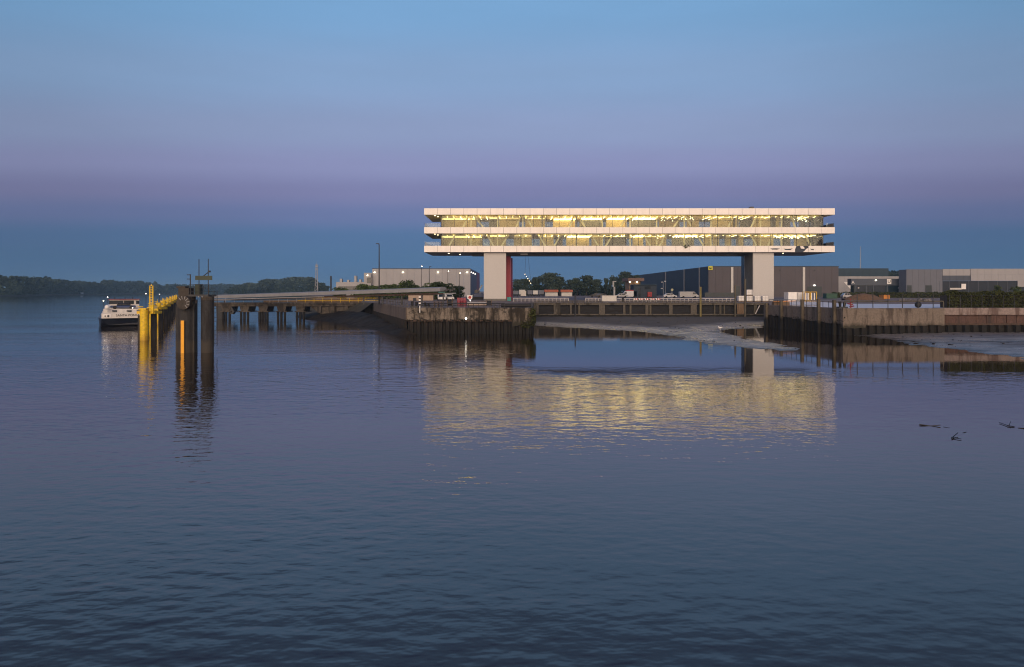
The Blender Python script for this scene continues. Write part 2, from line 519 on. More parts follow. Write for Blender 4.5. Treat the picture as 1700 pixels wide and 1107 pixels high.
def mud_mat():
    m = bpy.data.materials.new('wet_mud'); m.use_nodes = True
    nt = m.node_tree; N = nt.nodes.new; L = nt.links.new
    b = nt.nodes['Principled BSDF']
    geo = N('ShaderNodeNewGeometry')
    t = N('ShaderNodeTexNoise'); t.inputs['Scale'].default_value = .5; t.inputs['Detail'].default_value = 8; t.inputs['Roughness'].default_value = .7
    mp = N('ShaderNodeMapping'); mp.inputs['Scale'].default_value = (.5, 1.6, 1)
    L(geo.outputs['Position'], mp.inputs[0]); L(mp.outputs[0], t.inputs['Vector'])
    r = N('ShaderNodeValToRGB'); r.color_ramp.elements[0].position = .35; r.color_ramp.elements[1].position = .65
    r.color_ramp.elements[0].color = (.10, .092, .085, 1); r.color_ramp.elements[1].color = (.30, .285, .275, 1)
    # the low rim is sleek and pale with water, the drier top is brown
    sp = N('ShaderNodeSeparateXYZ'); L(geo.outputs['Position'], sp.inputs[0])
    zz_ = N('ShaderNodeMapRange'); zz_.inputs['From Min'].default_value = WL + .20; zz_.inputs['From Max'].default_value = WL + .42
    L(sp.outputs['Z'], zz_.inputs['Value'])
    mx = N('ShaderNodeMixRGB'); mx.inputs[2].default_value = (.050, .043, .036, 1)
    L(t.outputs['Fac'], r.inputs[0]); L(zz_.outputs[0], mx.inputs[0]); L(r.outputs[0], mx.inputs[1]); 
    wt = N('ShaderNodeMapRange'); wt.inputs['From Min'].default_value = WL + .09; wt.inputs['From Max'].default_value = WL + .01
    L(sp.outputs['Z'], wt.inputs['Value'])
    mw = N('ShaderNodeMixRGB'); mw.inputs[2].default_value = (.03, .027, .024, 1)
    L(wt.outputs[0], mw.inputs[0]); L(mx.outputs[0], mw.inputs[1]); L(mw.outputs[0], b.inputs['Base Color'])
    rr = N('ShaderNodeMapRange'); rr.inputs['From Min'].default_value = .35; rr.inputs['From Max'].default_value = .65
    rr.inputs['To Min'].default_value = .44; rr.inputs['To Max'].default_value = .20
    L(t.outputs['Fac'], rr.inputs['Value'])
    rm = N('ShaderNodeMapRange'); rm.inputs['To Max'].default_value = .85
    L(zz_.outputs[0], rm.inputs['Value']); L(rr.outputs[0], rm.inputs['To Min']); L(rm.outputs[0], b.inputs['Roughness'])
    bp = N('ShaderNodeBump'); bp.inputs['Distance'].default_value = .06
    L(t.outputs['Fac'], bp.inputs['Height']); L(bp.outputs[0], b.inputs['Normal'])
    b.inputs['Specular IOR Level'].default_value = .8
    return m


M['mud'] = mud_mat()
M['mud_dark'] = mat('dark_mud', (.032, .027, .021), .75, .5, .9, bump=.08, spec=.1)


def water_mat():
    m = bpy.data.materials.new('river_water'); m.use_nodes = True
    nt = m.node_tree; N = nt.nodes.new; L = nt.links.new
    b = nt.nodes['Principled BSDF']
    b.inputs['Base Color'].default_value = (.026, .014, .005, 1)
    b.inputs['Roughness'].default_value = .03
    b.inputs['IOR'].default_value = 1.76
    geo = N('ShaderNodeNewGeometry')
    def nz(sc_, st, det, rgh=.55, rot=0.0):
        mp = N('ShaderNodeMapping'); mp.inputs['Scale'].default_value = st; mp.inputs['Rotation'].default_value = (0, 0, rot)
        L(geo.outputs['Position'], mp.inputs[0])
        t = N('ShaderNodeTexNoise'); t.inputs['Scale'].default_value = sc_; t.inputs['Detail'].default_value = det
        t.inputs['Roughness'].default_value = rgh; t.noise_dimensions = '2D'
        L(mp.outputs[0], t.inputs['Vector'])
        return t.outputs['Fac']
    def math_(op, a, c, d=None):
        x = N('ShaderNodeMath'); x.operation = op
        for i, s in enumerate((a, c, d)):
            if s is None: continue
            if isinstance(s, (int, float)): x.inputs[i].default_value = s
            else: L(s, x.inputs[i])
        return x.outputs[0]
    # breeze: patches of livelier and calmer water; the basin behind the pier head lies sheltered
    sp = N('ShaderNodeSeparateXYZ'); L(geo.outputs['Position'], sp.inputs[0])
    wob = nz(.12, (1, 1, 1), 3)
    yy = math_('MULTIPLY_ADD', wob, 7.0, sp.outputs['Y'])
    xx = math_('MULTIPLY_ADD', wob, 5.0, sp.outputs['X'])
    def sm(v, a, c):
        r = N('ShaderNodeMapRange'); r.interpolation_type = 'SMOOTHSTEP'
        r.inputs['From Min'].default_value = a; r.inputs['From Max'].default_value = c
        L(v, r.inputs['Value']); return r.outputs[0]
    shelter = math_('MULTIPLY', sm(yy, 47, 52), sm(xx, 0, 6))
    patch = nz(.05, (.35, 1.3, 1), 4)
    live = math_('MULTIPLY_ADD', sm(patch, .38, .62), .75, .6)
    amp = math_('MULTIPLY', live, math_('MULTIPLY_ADD', shelter, -.86, 1.0))
    rip = nz(2.4, (.55, 1.0, 1), 1, .5, R(8))
    fin = nz(6.5, (.6, 1.0, 1), 1, .5, R(-20))
    chop = nz(.65, (.45, 1.0, 1), 1, .5, R(-12))
    swell = nz(.10, (.5, 1.0, 1), 2, .5, R(15))
    h = math_('ADD', math_('ADD', math_('MULTIPLY', rip, WAVE[0]), math_('MULTIPLY', fin, WAVE[3])), math_('ADD', math_('MULTIPLY', chop, WAVE[1]), math_('MULTIPLY', swell, WAVE[2])))
    h = math_('MULTIPLY', h, amp)
    bp = N('ShaderNodeBump'); bp.inputs['Distance'].default_value = 1.0; bp.inputs['Strength'].default_value = 1.0
    L(h, bp.inputs['Height']); L(bp.outputs[0], b.inputs['Normal'])
    return m


WAVE = (.0140, .0120, .018, .0036)
M['water'] = water_mat()

# ------------------------------------------------------------------ setting: water, land, mud
def sheet(name, pts, z, m):
    mb = MB(); n = len(pts)
    mb.v = [(x, y, z) for x, y in pts]; mb.f = [tuple(range(n))]
    return tag(mb.build(name, m), kind='structure')


sheet('river_water', [(-3500, -600), (3500, -600), (3500, 5000), (-3500, 5000)], WL, M['water'])

# yard ground: one sheet behind the quay edges out to the horizon
LAND = [(-13.0, 89.6), (2.2, 89.6), (4.0, 128.6), (48.3, 128.6), (40.4, 107.2), (42.3, 86.6), (54.2, 86.6), (54.2, 88.2), (260, 88.2), (4000, 600), (4000, 4800),
        (-300, 4800), (-560, 1500), (-420, 1010), (-270, 900), (-43, 152), (-27, 132)]
ground = sheet('yard_ground', LAND, G, M['yard'])
mb = MB()
edge = [(-420, 1010), (-270, 900), (-43, 152), (-27, 132)]
out_e = [(-440, 1000), (-279, 890), (-49, 148), (-33, 126)]
for i in range(3):
    mb.quad((*edge[i], G - .01), (*edge[i + 1], G - .01), (*out_e[i + 1], -.6), (*out_e[i], -.6))
tag(mb.build('river_bank', M['bank']), kind='structure')
# far bank of the river
fb = [(-512, 672), (-530, 720), (-720, 1240), (-696, 1600), (-320, 2080), (-300, 4800), (-3400, 4800), (-3400, 560), (-720, 560)]
mb = MB(); n = len(fb)
mb.v = [(x, y, 2.6) for x, y in fb] + [(x, y, .2) for x, y in fb]
mb.f = [tuple(range(n))] + [(i, (i + 1) % n, n + (i + 1) % n, n + i) for i in range(n)]
tag(mb.build('far_bank', M['bank']), kind='structure')


def inside_dist(p, poly):
    x, y = p; ins = False; d = 1e9
    k = len(poly)
    for i in range(k):
        x0, y0 = poly[i]; x1, y1 = poly[(i + 1) % k]
        if (y0 > y) != (y1 > y) and x < (x1 - x0) * (y - y0) / (y1 - y0) + x0: ins = not ins
        dx, dy = x1 - x0, y1 - y0
        t = max(0, min(1, ((x - x0) * dx + (y - y0) * dy) / (dx * dx + dy * dy)))
        d = min(d, math.hypot(x - x0 - t * dx, y - y0 - t * dy))
    return d if ins else -d


def mud(name, poly, x0, x1, y0, y1, step, zf, m='mud'):
    mb = MB(); nx = int((x1 - x0) / step) + 1; ny = int((y1 - y0) / step) + 1
    idx = {}
    for j in range(ny):
        for i in range(nx):
            x, y = x0 + i * step, y0 + j * step
            d = inside_dist((x, y), poly) + 1.1 * mnoise.noise((x * .35, y * .35, 3.1)) + .5 * mnoise.noise((x * .9, y * 1.4, 7.7))
            z = zf(x, y, d) + (.10 * mnoise.noise((x * .9, y * 1.5, .5)) + .05 * mnoise.noise((x * 3, y * 3, .9))) * (1 if d > 0 else 0)
            idx[i, j] = len(mb.v); mb.v.append((x, y, WL + max(-.5, z)))
    for j in range(ny - 1):
        for i in range(nx - 1):
            q = (idx[i, j], idx[i + 1, j], idx[i + 1, j + 1], idx[i, j + 1])
            if max(mb.v[k][2] for k in q) > WL - .45: mb.f.append(q)
    return tag(mb.build(name, M[m], smooth=True), kind='structure')


DOCKMUD = [(-4, 140), (3, 112), (8, 106), (12, 101), (17.6, 94.7), (20.2, 84.6), (20.6, 72.9), (22.9, 67.5), (25.7, 64.7), (27.5, 66), (28.3, 71.3), (27.6, 80.3), (28.4, 93.3), (32, 101), (37, 103), (42, 115), (47, 121), (60, 126), (60, 140)]
mud('mud_flat', DOCKMUD, 1, 50, 62, 129, .5, lambda x, y, d: (min(.8, .05 * d + max(0, (y - 112) * .03)) if d > 0 else d * .2))
RMUD = [(42.5, 100), (43.2, 84), (44, 79), (42.3, 73), (41.4, 70), (42.4, 64), (42.5, 56.7), (46, 46), (140, 38), (140, 100)]
mud('mud_flat', RMUD, 39, 120, 40, 88.5, .7,
    lambda x, y, d: (min(.30, .04 * d) - .55 * math.exp(-((x - 58) / 9) ** 2 - ((y - 74) / 2.6) ** 2) if d > 0 else d * .2))
LMUD = [(-48, 150), (-40, 134), (-34, 127), (-27.5, 116), (-19.5, 98), (-14.6, 86.5), (-12, 90), (-24, 134), (-40, 152)]
mud('mud_slope', LMUD, -52, -11, 84, 151, .7, lambda x, y, d: (min(1.6, .30 * d) if d > 0 else d * .3), 'mud_dark')


# ------------------------------------------------------------------ quay walls
def pile_mesh(w, z0, z1, dep=.32):
    """One U-shaped sheet pile, centred on x, facing -y."""
    mb = MB()
    pts = [(-w / 2, 0), (-w * .36, 0), (-w * .22, -dep), (w * .22, -dep), (w * .36, 0), (w / 2, 0), (w / 2, .04), (-w / 2, .04)]
    mb.prism(pts, 'z', z0, z1)
    return mb.mesh('sheet_pile', M['pile'])


def wall_run(parent, name, me, a, b, w):
    a, b = Vector((*a, 0)), Vector((*b, 0)); d = b - a; n = max(1, round(d.length / w))
    ang = math.atan2(d.y, d.x)
    for i in range(n):
        p = a + d * ((i + .5) / n)
        piece(name, me, parent, (p.x, p.y, 0), ang)


PILE = pile_mesh(.95, -1, 3.2)
SLAB_MESH = {}


def cap_piece(parent, a, b, z0, z1, m, dep=.7, jag=0.0, name='cap_block'):
    """Concrete capping block between two plan points, its front face on the line a-b (camera side), with an uneven lower edge."""
    a, b = Vector((*a, 0)), Vector((*b, 0)); d = (b - a); L = d.length; d.normalize()
    nrm = Vector((-d.y, d.x, 0))      # inland
    k = max(2, int(L / .6)); mb = MB()
    low = [z0 + random.uniform(-jag, jag) for _ in range(k + 1)]
    off = [random.uniform(-.02, .02) for _ in range(k + 1)]
    for i in range(k + 1):
        p = a + d * (L * i / k)
        q = p - nrm * off[i]
        mb.v += [(q.x, q.y, low[i]), (q.x, q.y, z1 - .07), (p.x + nrm.x * .07, p.y + nrm.y * .07, z1), (p.x + nrm.x * dep, p.y + nrm.y * dep, z1), (p.x + nrm.x * dep, p.y + nrm.y * dep, low[i])]
    for i in range(k):
        o = i * 5
        for j in range(5):
            mb.f.append((o + j, o + 5 + j, o + 5 + (j + 1) % 5, o + (j + 1) % 5))
    mb.f += [(0, 1, 2, 3, 4), tuple(k * 5 + j for j in (4, 3, 2, 1, 0))]
    return mb.build(name, m, parent)


# central pier head
q = thing('quay_wall', 'stained concrete pier head on dark sheet piles, jutting into the river before the building', 'quay wall', (-5, 89, 0))
xs = [-13.7, -11.2, -8.4, -5.6, -2.8, 0.0]
for i in range(5):
    cap_piece(q, (xs[i] + (.012 if i else 0), 89), (xs[i + 1] - .012, 89), 3.25, G + .12, M['quay'], jag=.06)
cap_piece(q, (.02, 88.85), (2.6, 88.85), 2.55, G + .12, M['quay'], jag=.18)
wall_run(q, 'sheet_pile', PILE, (-13.6, 89.35), (2.5, 89.35), .95)
MB().box(-13.6, .0, 89.02, 89.3, 3.02, 3.24).build('waling', M['beam'], q)
for i, (y0, y1) in enumerate(((89.8, 98), (98, 107), (107, 116), (116, 124), (124, 131.5))):
    xl = lambda y: -13.7 - (y - 89) * (13.0 / 42.5)
    cap_piece(q, (xl(y1 - .02), y1 - .02), (xl(y0), y0), 3.2, G + .12, M['quay_old'], jag=.05)
wall_run(q, 'sheet_pile', PILE, (-26.5, 131.5), (-13.9, 90.2), .95)
for y0, y1 in ((89.6, 101), (101, 114), (114, 128.4)):
    xr = lambda y: 2.6 + (y - 89) * (1.9 / 50.5)
    cap_piece(q, (xr(y0), y0), (xr(y1 - .02), y1 - .02), 2.6, G + .12, M['quay'], jag=.1)
wall_run(q, 'sheet_pile', PILE, (2.35, 89.8), (3.9, 128.4), .95)
o = solo('wall_lamp', 'small bright white lamp low on the face of the pier head', 'lamp', MB().ball((X_(773.5, 88.5), 88.72, 3.42), .13), M['white_bulb'])

# moss and bramble tuft hanging at the pier head's corner
def leaf_quads(mb, pts, size, rng):
    for p in pts:
        a = Vector((rng.uniform(-1, 1), rng.uniform(-1, 1), rng.uniform(-1, 1))).normalized()
        b = a.orthogonal().normalized(); c = a.cross(b)
        t = rng.uniform(0, 6.28); s = size * rng.uniform(.6, 1.3)
        u = (b * math.cos(t) + c * math.sin(t)) * s; w = (c * math.cos(t) - b * math.sin(t)) * s * .7
        p = Vector(p)
        mb.quad(p - u - w, p + u - w, p + u + w, p - u + w)


def lobed(lobes, n, size, rng, fill=.35):
    """Leaf faces spread through a set of ellipsoid lobes (x, y, z, rx, ry, rz)."""
    mb = MB(); pts = []
    wts = [l[3] * l[5] for l in lobes]
    for l in rng.choices(lobes, wts, k=n):
        d = Vector((rng.gauss(0, 1), rng.gauss(0, 1), rng.gauss(0, 1))).normalized()
        r = 1 - fill * rng.random() ** 1.6
        pts.append((l[0] + d.x * l[3] * r, l[1] + d.y * l[4] * r, l[2] + d.z * l[5] * r))
    leaf_quads(mb, pts, size, rng)
    return mb


rng = random.Random(5)
mb = lobed([(2.5, 89.2, 3.6, .7, .8, 1.1), (2.6, 90.4, 3.1, .6, .8, .9), (1.9, 88.9, 2.7, .8, .3, .5), (2.75, 88.9, 4.3, .35, .5, .5)], 900, .09, rng)
solo('creeper', 'dark green creeper hanging over the corner of the pier head', 'plant', mb, M['hedge'])

# basin wall at the back of the dock
YB = 129.0
bw = thing('basin_wall', 'long low basin wall of concrete frames with dark recessed bays, under the raised building', 'wall', (28, YB, 0))
x0, x1 = X_(884, YB), X_(1272, YB)
MB().box(x0, x1, YB - .35, YB + .5, 4.36, 4.72 + .06).build('top_beam', M['basin'], bw)
MB().box(x0, x1, YB - .55, YB + .5, 2.44, 2.68).build('ledge_beam', M['basin'], bw)
MB().box(x0, x1, YB - .25, YB + .5, -.5, 2.44).build('footing', M['weed'], bw)
posts = [(886, 894, 1), (919, 930, 1), (946, 949, 1), (960, 963, 0), (994, 1004, 1), (1034, 1038, 1), (1045, 1048, 0), (1071, 1076, 1), (1078, 1081, 0), (1110, 1116, 1), (1146, 1156, 1), (1185, 1187, 0), (1194, 1197, 0), (1201, 1203, 0), (1251, 1256, 0)]
pv = x0
for a, b, big in posts:
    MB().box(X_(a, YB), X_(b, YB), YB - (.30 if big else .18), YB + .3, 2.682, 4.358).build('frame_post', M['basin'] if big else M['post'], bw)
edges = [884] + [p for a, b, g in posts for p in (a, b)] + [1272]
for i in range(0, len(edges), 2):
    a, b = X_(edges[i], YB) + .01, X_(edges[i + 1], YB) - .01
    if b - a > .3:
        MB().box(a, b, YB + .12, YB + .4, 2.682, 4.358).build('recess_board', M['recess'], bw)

def pilepost(px, pytop, Y, r, m, label, name='mooring_pile', square=False, zb=.0, cat='pile', group=None):
    p = at(px, pytop, Y)
    mb = MB()
    if square: mb.box(p.x - r, p.x + r, Y - r, Y + r, zb, p.z)
    else: mb.tube((p.x, Y, zb), (p.x, Y, p.z), r, r * .96, 10)
    return solo(name, label, cat, mb, m, group=group, bevel=.02 if square else 0)


pilepost(1163, 476, 128.2, .20, M['ochre_post'], 'tall ochre mooring pile before the grey warehouse with the yellow sign')
pilepost(1220.5, 473, 128.2, .17, M['post'], 'grey mooring pile just left of the plank fender beside the right pier')
pilepost(1237, 463, 128.2, .19, M['post'], 'tallest grey mooring pile, in front of the right pier')
pilepost(955, 489, 128.2, .13, M['dark_steel'], 'dark slim mooring pile in the middle of the basin wall')
tf = thing('fender', 'brown plank fender on the basin wall between two grey mooring piles', 'fender', (X_(1228, 128.3), 128.3, 2.6))
for i in range(5):
    a = X_(1223.5 + i * 2.2, 128.3)
    MB().box(a, a + .25, 128.2, 128.45, 2.72, 4.6 + .05 * (i % 2)).build('plank', M['timber'], tf)
solo('brace_strut', 'slanting pale strut on the basin wall right of the tallest mooring pile', 'strut',
     MB().tube((X_(1254, 128), 128.0, 2.72), (X_(1261, 128), 128.0, 4.3), .09), M['pale_rail'])

M['quay_r'] = stained('quay_concrete_streaked', (.175, .145, .12), (.065, .05, .04), (.030, .027, .018), 2.75, .5, amount=.38)
# right quay
qb = thing('quay_wall', 'broad brown streaked concrete quay on dark piles at the right side of the basin', 'quay wall', (48, 88, 0))
A0, A1 = (39.7, 107.0), (41.7, 86.0)
for i in range(5):
    t0, t1 = i / 5, (i + 1) / 5 - .004
    p = lambda t: (A0[0] + (A1[0] - A0[0]) * t, A0[1] + (A1[1] - A0[1]) * t)
    cap_piece(qb, p(t0), p(t1), 3.25 - .1 * i, G + .12, M['quay_r'], jag=.08, dep=.6)
wall_run(qb, 'sheet_pile', PILE, (40.05, 107), (42.0, 86.6), .95)
xs = [41.7, 44.6, 48.0, 51.3, 54.5]
for i in range(4):
    cap_piece(qb, (xs[i] + .012, 86.0), (xs[i + 1] - .012, 86.0), 2.65 if i else 2.3, G + .12, M['quay_r'], jag=.05)
wall_run(qb, 'sheet_pile', PILE, (41.9, 86.35), (54.4, 86.35), .95)
MB().box(54.2, 54.5, 86.7, 88.0, 2.6, G + .1).build('return_wall', M['quay_r'], qb)
MB().box(39.75, 48.3, 107.2, 107.8, -.4, G + .1).build('return_wall', M['quay_r'], qb)
for (px, py, Y) in ((1273, 503, 106.2), (1291, 499, 101.5), (1332, 497, 95.5), (1361, 496, 91.3), (1391, 498, 87.6)):
    t = (Y - 107) / (86 - 107.0); x = 39.7 + 2.0 * t
    MB().box(x - .38, x - .02, Y - .2, Y + .2, .0 if px != 1291 else .4, H - (py - HZ) / F * Y).build('fender_post', M['fender_wood'], qb)
# stepped-back stretch to the right, with brown boards between cap and piles
qc = thing('quay_wall', 'stepped-back quay at the right edge with reddish cap over brown boards and piles', 'quay wall', (70, 88, 0))
xx = 54.52; i = 0
M['cap_red'] = stained('quay_cap_reddish', (.25, .20, .185), (.11, .075, .065), (.10, .08, .07), 3.0, .3, amount=.4)
while xx < 96:
    cap_piece(qc, (xx, 87.6), (xx + 3.28, 87.6), 3.95, G + .12, M['cap_red'], jag=.02)
    xx += 3.3
BOARD = MB().box(-.62, .62, 0, .12, 2.85, 3.94).mesh('board', stained('rust_boards', (.09, .05, .04), (.04, .025, .02), (.03, .022, .018), 2.0, .4, amount=.4))
xx = 55.2
while xx < 96:
    piece('board', BOARD, qc, (xx, 87.9 + random.uniform(-.04, .04), 0)); xx += 1.3
MB().box(54.5, 96, 87.8, 88.1, 2.62, 2.84).build('waling', M['beam'], qc)
PILE2 = pile_mesh(1.1, -1, 2.62, .4)
wall_run(qc, 'sheet_pile', PILE2, (54.6, 88.05), (96, 88.05), 1.1)

# ------------------------------------------------------------------ the raised office building
YF = 161.0
S = YF / F
XL, XR = X_(704, YF), X_(1386, YF)
DEP = 17.0
zz = lambda py: H + (HZ - py) * S
B0, B1, B2, B3, B4, B5 = zz(418.3), zz(408), zz(387.3), zz(377), zz(356.2), zz(345.6)   # band edges, bottom to top
bld = thing('office_building', 'long white two-storey office block raised on two piers, lit warm inside', 'building', ((XL + XR) / 2, YF + DEP / 2, G))
npan = 31
pw = (XR - XL) / npan
for z0, z1 in ((B0, B1), (B2, B3), (B4, B5)):
    pm = MB().box(-pw / 2 + .028, pw / 2 - .028, 0, .09, z0, z1)
    pm = pm.mesh('panel', M['panel'])
    lower = z0 == B0
    for i in range(npan):
        xc = XL + pw * (i + .5)
        if lower and i == 28: continue          # the torn-open bay at the right end
        piece('panel', pm, bld, (xc, YF, 0))
    MB().box(XL + .1, XR - .1, YF + .094, YF + .116, z0 + .02, z1 - .02).build('panel_backing', M['membrane'], bld)
    ns = 5
    sw = DEP / ns
    sm_ = MB().box(0, .09, -sw / 2 + .02, sw / 2 - .02, z0, z1).mesh('panel', M['panel'])
    for i in range(ns):
        for xs_ in (XL, XR - .09):
            piece('panel', sm_, bld, (xs_, YF + .1 + sw * (i + .5), 0))
    # rear fascia and slab behind the panels
    MB().box(XL, XR, YF + DEP + .12, YF + DEP + .2, z0, z1).build('rear_fascia', M['panel'], bld)
    if z0 == B0:
        MB().box(XL + .12, XR - .12, YF + .12, YF + DEP, z0 + .06, z1 - .02).build('floor_slab', M['membrane'], bld)
    elif z0 == B2:
        MB().box(XL + .12, XR - .12, YF + .12, YF + DEP, z0 + .03, z1 - .02).build('floor_slab', M['ceil'], bld)
    else:
        MB().box(XL + .12, XR - .12, YF + .12, YF + DEP, z0 + .03, z1 - .15).build('roof', M['ceil'], bld)
# torn bay: scraps of cladding round a dark opening, dents in the neighbouring panels
xt = XL + pw * 28
s_ = lambda px: X_(px, YF)
tp = lambda pts: [(s_(a), zz(b)) for a, b in pts]
for pts in ([(1318.2, 418.2), (1319.4, 418.2), (1320, 413), (1322, 408.8), (1320.8, 408.2), (1318.2, 409)],
            [(1328.3, 408.3), (1333, 408.3), (1336, 412), (1334.4, 413), (1329.5, 412.4)],
            [(1333, 418.2), (1341.8, 418.2), (1341.8, 411.5), (1338.5, 413), (1336, 416)]):
    MB().prism(tp(pts), 'y', YF + .01, YF + .08).build('cladding_scrap', M['panel'], bld)
for pts in ([(1278.5, 412.4), (1288, 412), (1295, 412.6), (1290, 414.3), (1282, 414.2)], [(1300.5, 412.6), (1308, 413.1), (1316, 412.3), (1312, 415), (1304, 415)],
            [(1344.5, 412.5), (1348, 413.6), (1350.8, 413.2), (1350.8, 415.2), (1347, 414.8)]):
    MB().prism(tp(pts), 'y', YF - .012, YF + .02).build('dent', M['membrane'], bld)
# soffit under the building with seams
MB().box(XL + .1, XR - .1, YF + .1, YF + DEP + .1, B0 - .02, B0 + .05).build('soffit', M['soffit'], bld)
MB().box(s_(780), s_(1300), YF + 6.5, YF + 10.5, B0 - .5, B0 - .025).build('soffit_shade_strip', M['alu'], bld)  # dark strip in place of the shade on the soffit between the piers
DL = MB().tube((0, 0, -.06), (0, 0, 0), .16, .16, 8).mesh('downlight', M['bulb'])
for px, y in ((745, 5), (764, 10), (1300, 4)):
    p = X_(px, YF + y)
    piece('downlight', DL, bld, (p, YF + y, B0 - .03))
# glazing
GY = YF + 1.5
GL, GR = X_(732.6, GY), X_(1366, GY)
nmul = 29
gw = (GR - GL) / nmul
for (z0, z1) in ((B1, B2 + .03), (B3, B4 + .03)):
    pane = MB().box(-gw / 2 + .04, gw / 2 - .04, 0, .03, z0, z1).mesh('pane', M['glass'])
    mull = MB().box(-.045, .045, -.05, .09, z0, z1).mesh('mullion', M['alu'])
    thick = MB().box(-.09, .09, -.06, .12, z0, z1).mesh('mullion', M['alu'])
    rear = MB().box(-gw + .04, gw - .04, 0, .03, z0, z1).mesh('pane', M['glass'])
    for i in range(nmul):
        piece('pane', pane, bld, (GL + gw * (i + .5), GY, 0))
    for i in range(nmul + 1):
        piece('mullion', thick if i in (0, nmul) else mull, bld, (GL + gw * i, GY, 0))
    for i in range(14):
        piece('pane', rear, bld, (GL + gw * (2 * i + 1), YF + DEP - 1.5, 0))
    zt = z1 - (z1 - z0) * .40
    MB().box(GL, GR, GY - .055, GY + .095, zt - .03, zt + .03).build('transom', M['alu'], bld)
    side = MB().box(0, .03, -3.45, 3.45, z0, z1).mesh('pane', M['glass'])
    for i in range(2):
        piece('pane', side, bld, (GL - .03, GY + 3.6 + 7 * i, 0)); piece('pane', side, bld, (GR, GY + 3.6 + 7 * i, 0))
    # glass balustrades on the end terraces
    for xa, xb in ((XL + .15, GL - .15), (GR + .15, XR - .15)):
        MB().box(xa, xb, YF + .25, YF + .28, z0, z0 + .95).build('balustrade', M['rail_glass'], bld)
        MB().box(xa, xb, YF + DEP - .3, YF + DEP - .27, z0, z0 + .95).build('balustrade', M['rail_glass'], bld)
    xe = XL + .15
    MB().box(xe, xe + .03, YF + .3, YF + DEP - .32, z0, z0 + .95).build('balustrade', M['rail_glass'], bld)
    MB().box(XR - .18, XR - .15, YF + .3, YF + DEP - .32, z0, z0 + .95).build('balustrade', M['rail_glass'], bld)
    for px, y in ((722, 2.2), (727, 4.5)):
        piece('downlight', DL, bld, (X_(px, YF + y), YF + y, z1 - .01))
# truss members just inside the glass
TY = GY + 1.0
def brace(px0, px1, up, w=.36):
    z0, z1 = (B3, B4) if up else (B1, B2)
    MB().bar((X_(px0, TY), TY, z0), (X_(px1, TY), TY, z1), .30, w).build('truss_brace', M['truss'], bld)
for a, b in ((768, 778), (803, 788), (856, 865), (884, 873), (944, 953), (972, 961), (1029, 1041), (1117, 1132), (1149, 1138), (1208, 1218), (1320, 1314), (1246, 1256)):
    brace(a, b, True)
for a, b in ((745, 756), (820, 808), (832, 845), (906, 893), (920, 931), (994, 981), (1005, 1018), (1080, 1068), (1094, 1107), (1168, 1157), (1256, 1246), (1274, 1283), (1346, 1336)):
    brace(a, b, False)
for px in (782, 826, 868, 900, 957, 1000, 1046, 1090, 1136, 1180, 1224, 1262, 1297, 1353):
    for z0, z1 in ((B1, B2), (B3, B4)):
        x = X_(px, TY + .6)
        MB().box(x - .15, x + .15, TY + .4, TY + .7, z0, z1 + .02).build('column', M['truss'] if px % 3 else M['int_dark'], bld)
# rooms: partitions with a strip of light along the head of some
rooms_up = [(733, 790, 8, 'int_wall', 3), (812, 828, 6, 'int_dark', 3), (829, 862, 4.5, 'int_wall', 1), (872, 905, 5, 'int_wall', 1), (918, 955, 9, 'int_wall', 2), (962, 1000, 8, 'int_dark', 2), (1006, 1040, 7.5, 'int_wall', 2), (1048, 1088, 7, 'int_dark', 2),
            (1094, 1128, 9, 'int_wall', 0), (1140, 1160, 6, 'int_wall', 0), (1182, 1217, 3.5, 'int_wall', 1), (1221, 1226, 3.6, 'int_wall', 0), (1228, 1248, 7, 'int_dark', 0), (1250, 1280, 3.5, 'int_wall', 1), (1288, 1294, 3, 'int_wall', 0), (1296, 1312, 8, 'int_dark', 0), (1330, 1364, 11, 'int_dark', 0)]
rooms_lo = [(735, 800, 8, 'int_wall', 3), (813, 840, 5, 'int_wall', 3), (853, 883, 3.5, 'int_wall', 1), (896, 919, 4, 'int_wall', 1), (922, 934, 8, 'int_dark', 0), (940, 978, 7, 'int_wall', 2), (982, 1001, 4, 'int_wall', 1), (1004, 1040, 5, 'int_dark', 1), (1050, 1068, 6, 'int_wall', 2),
            (1072, 1106, 5, 'int_wall', 1), (1115, 1152, 6, 'int_dark', 2), (1168, 1182, 3.5, 'int_wall', 1), (1183, 1194, 3.5, 'int_wall', 1), (1204, 1214, 3.5, 'int_wall', 1), (1226, 1234, 3.5, 'int_wall', 1), (1250, 1284, 3.5, 'int_wall', 1), (1296, 1312, 9, 'int_dark', 0), (1318, 1340, 9, 'int_wall', 0), (1342, 1364, 11, 'int_dark', 0)]
for rooms, z0, z1 in ((rooms_up, B3, B4), (rooms_lo, B1, B2)):
    for a, b, d, m_, lt in rooms:
        Y = GY + d
        xa, xb = X_(a, Y), X_(b, Y)
        MB().box(xa, xb, Y, Y + .12, z0, z1 + .02).build('partition', M[m_], bld)
        MB().box(xb - .1, xb, Y + .125, min(Y + 5, YF + DEP - 2), z0, z1 + .02).build('partition', M['int_wall'], bld)
        if lt:
            n_ = 1 if lt == 1 else 3
            for k in range(n_):
                yk = Y - .30 - 1.3 * k
                MB().box(xa + .15, xb - .15, yk, yk + .12, z1 - .26, z1 - .17).build('ceiling_light', M['led_soft' if lt != 2 else 'led'], bld)  # strips in the left-end rooms are added, only to brighten them and their reflection
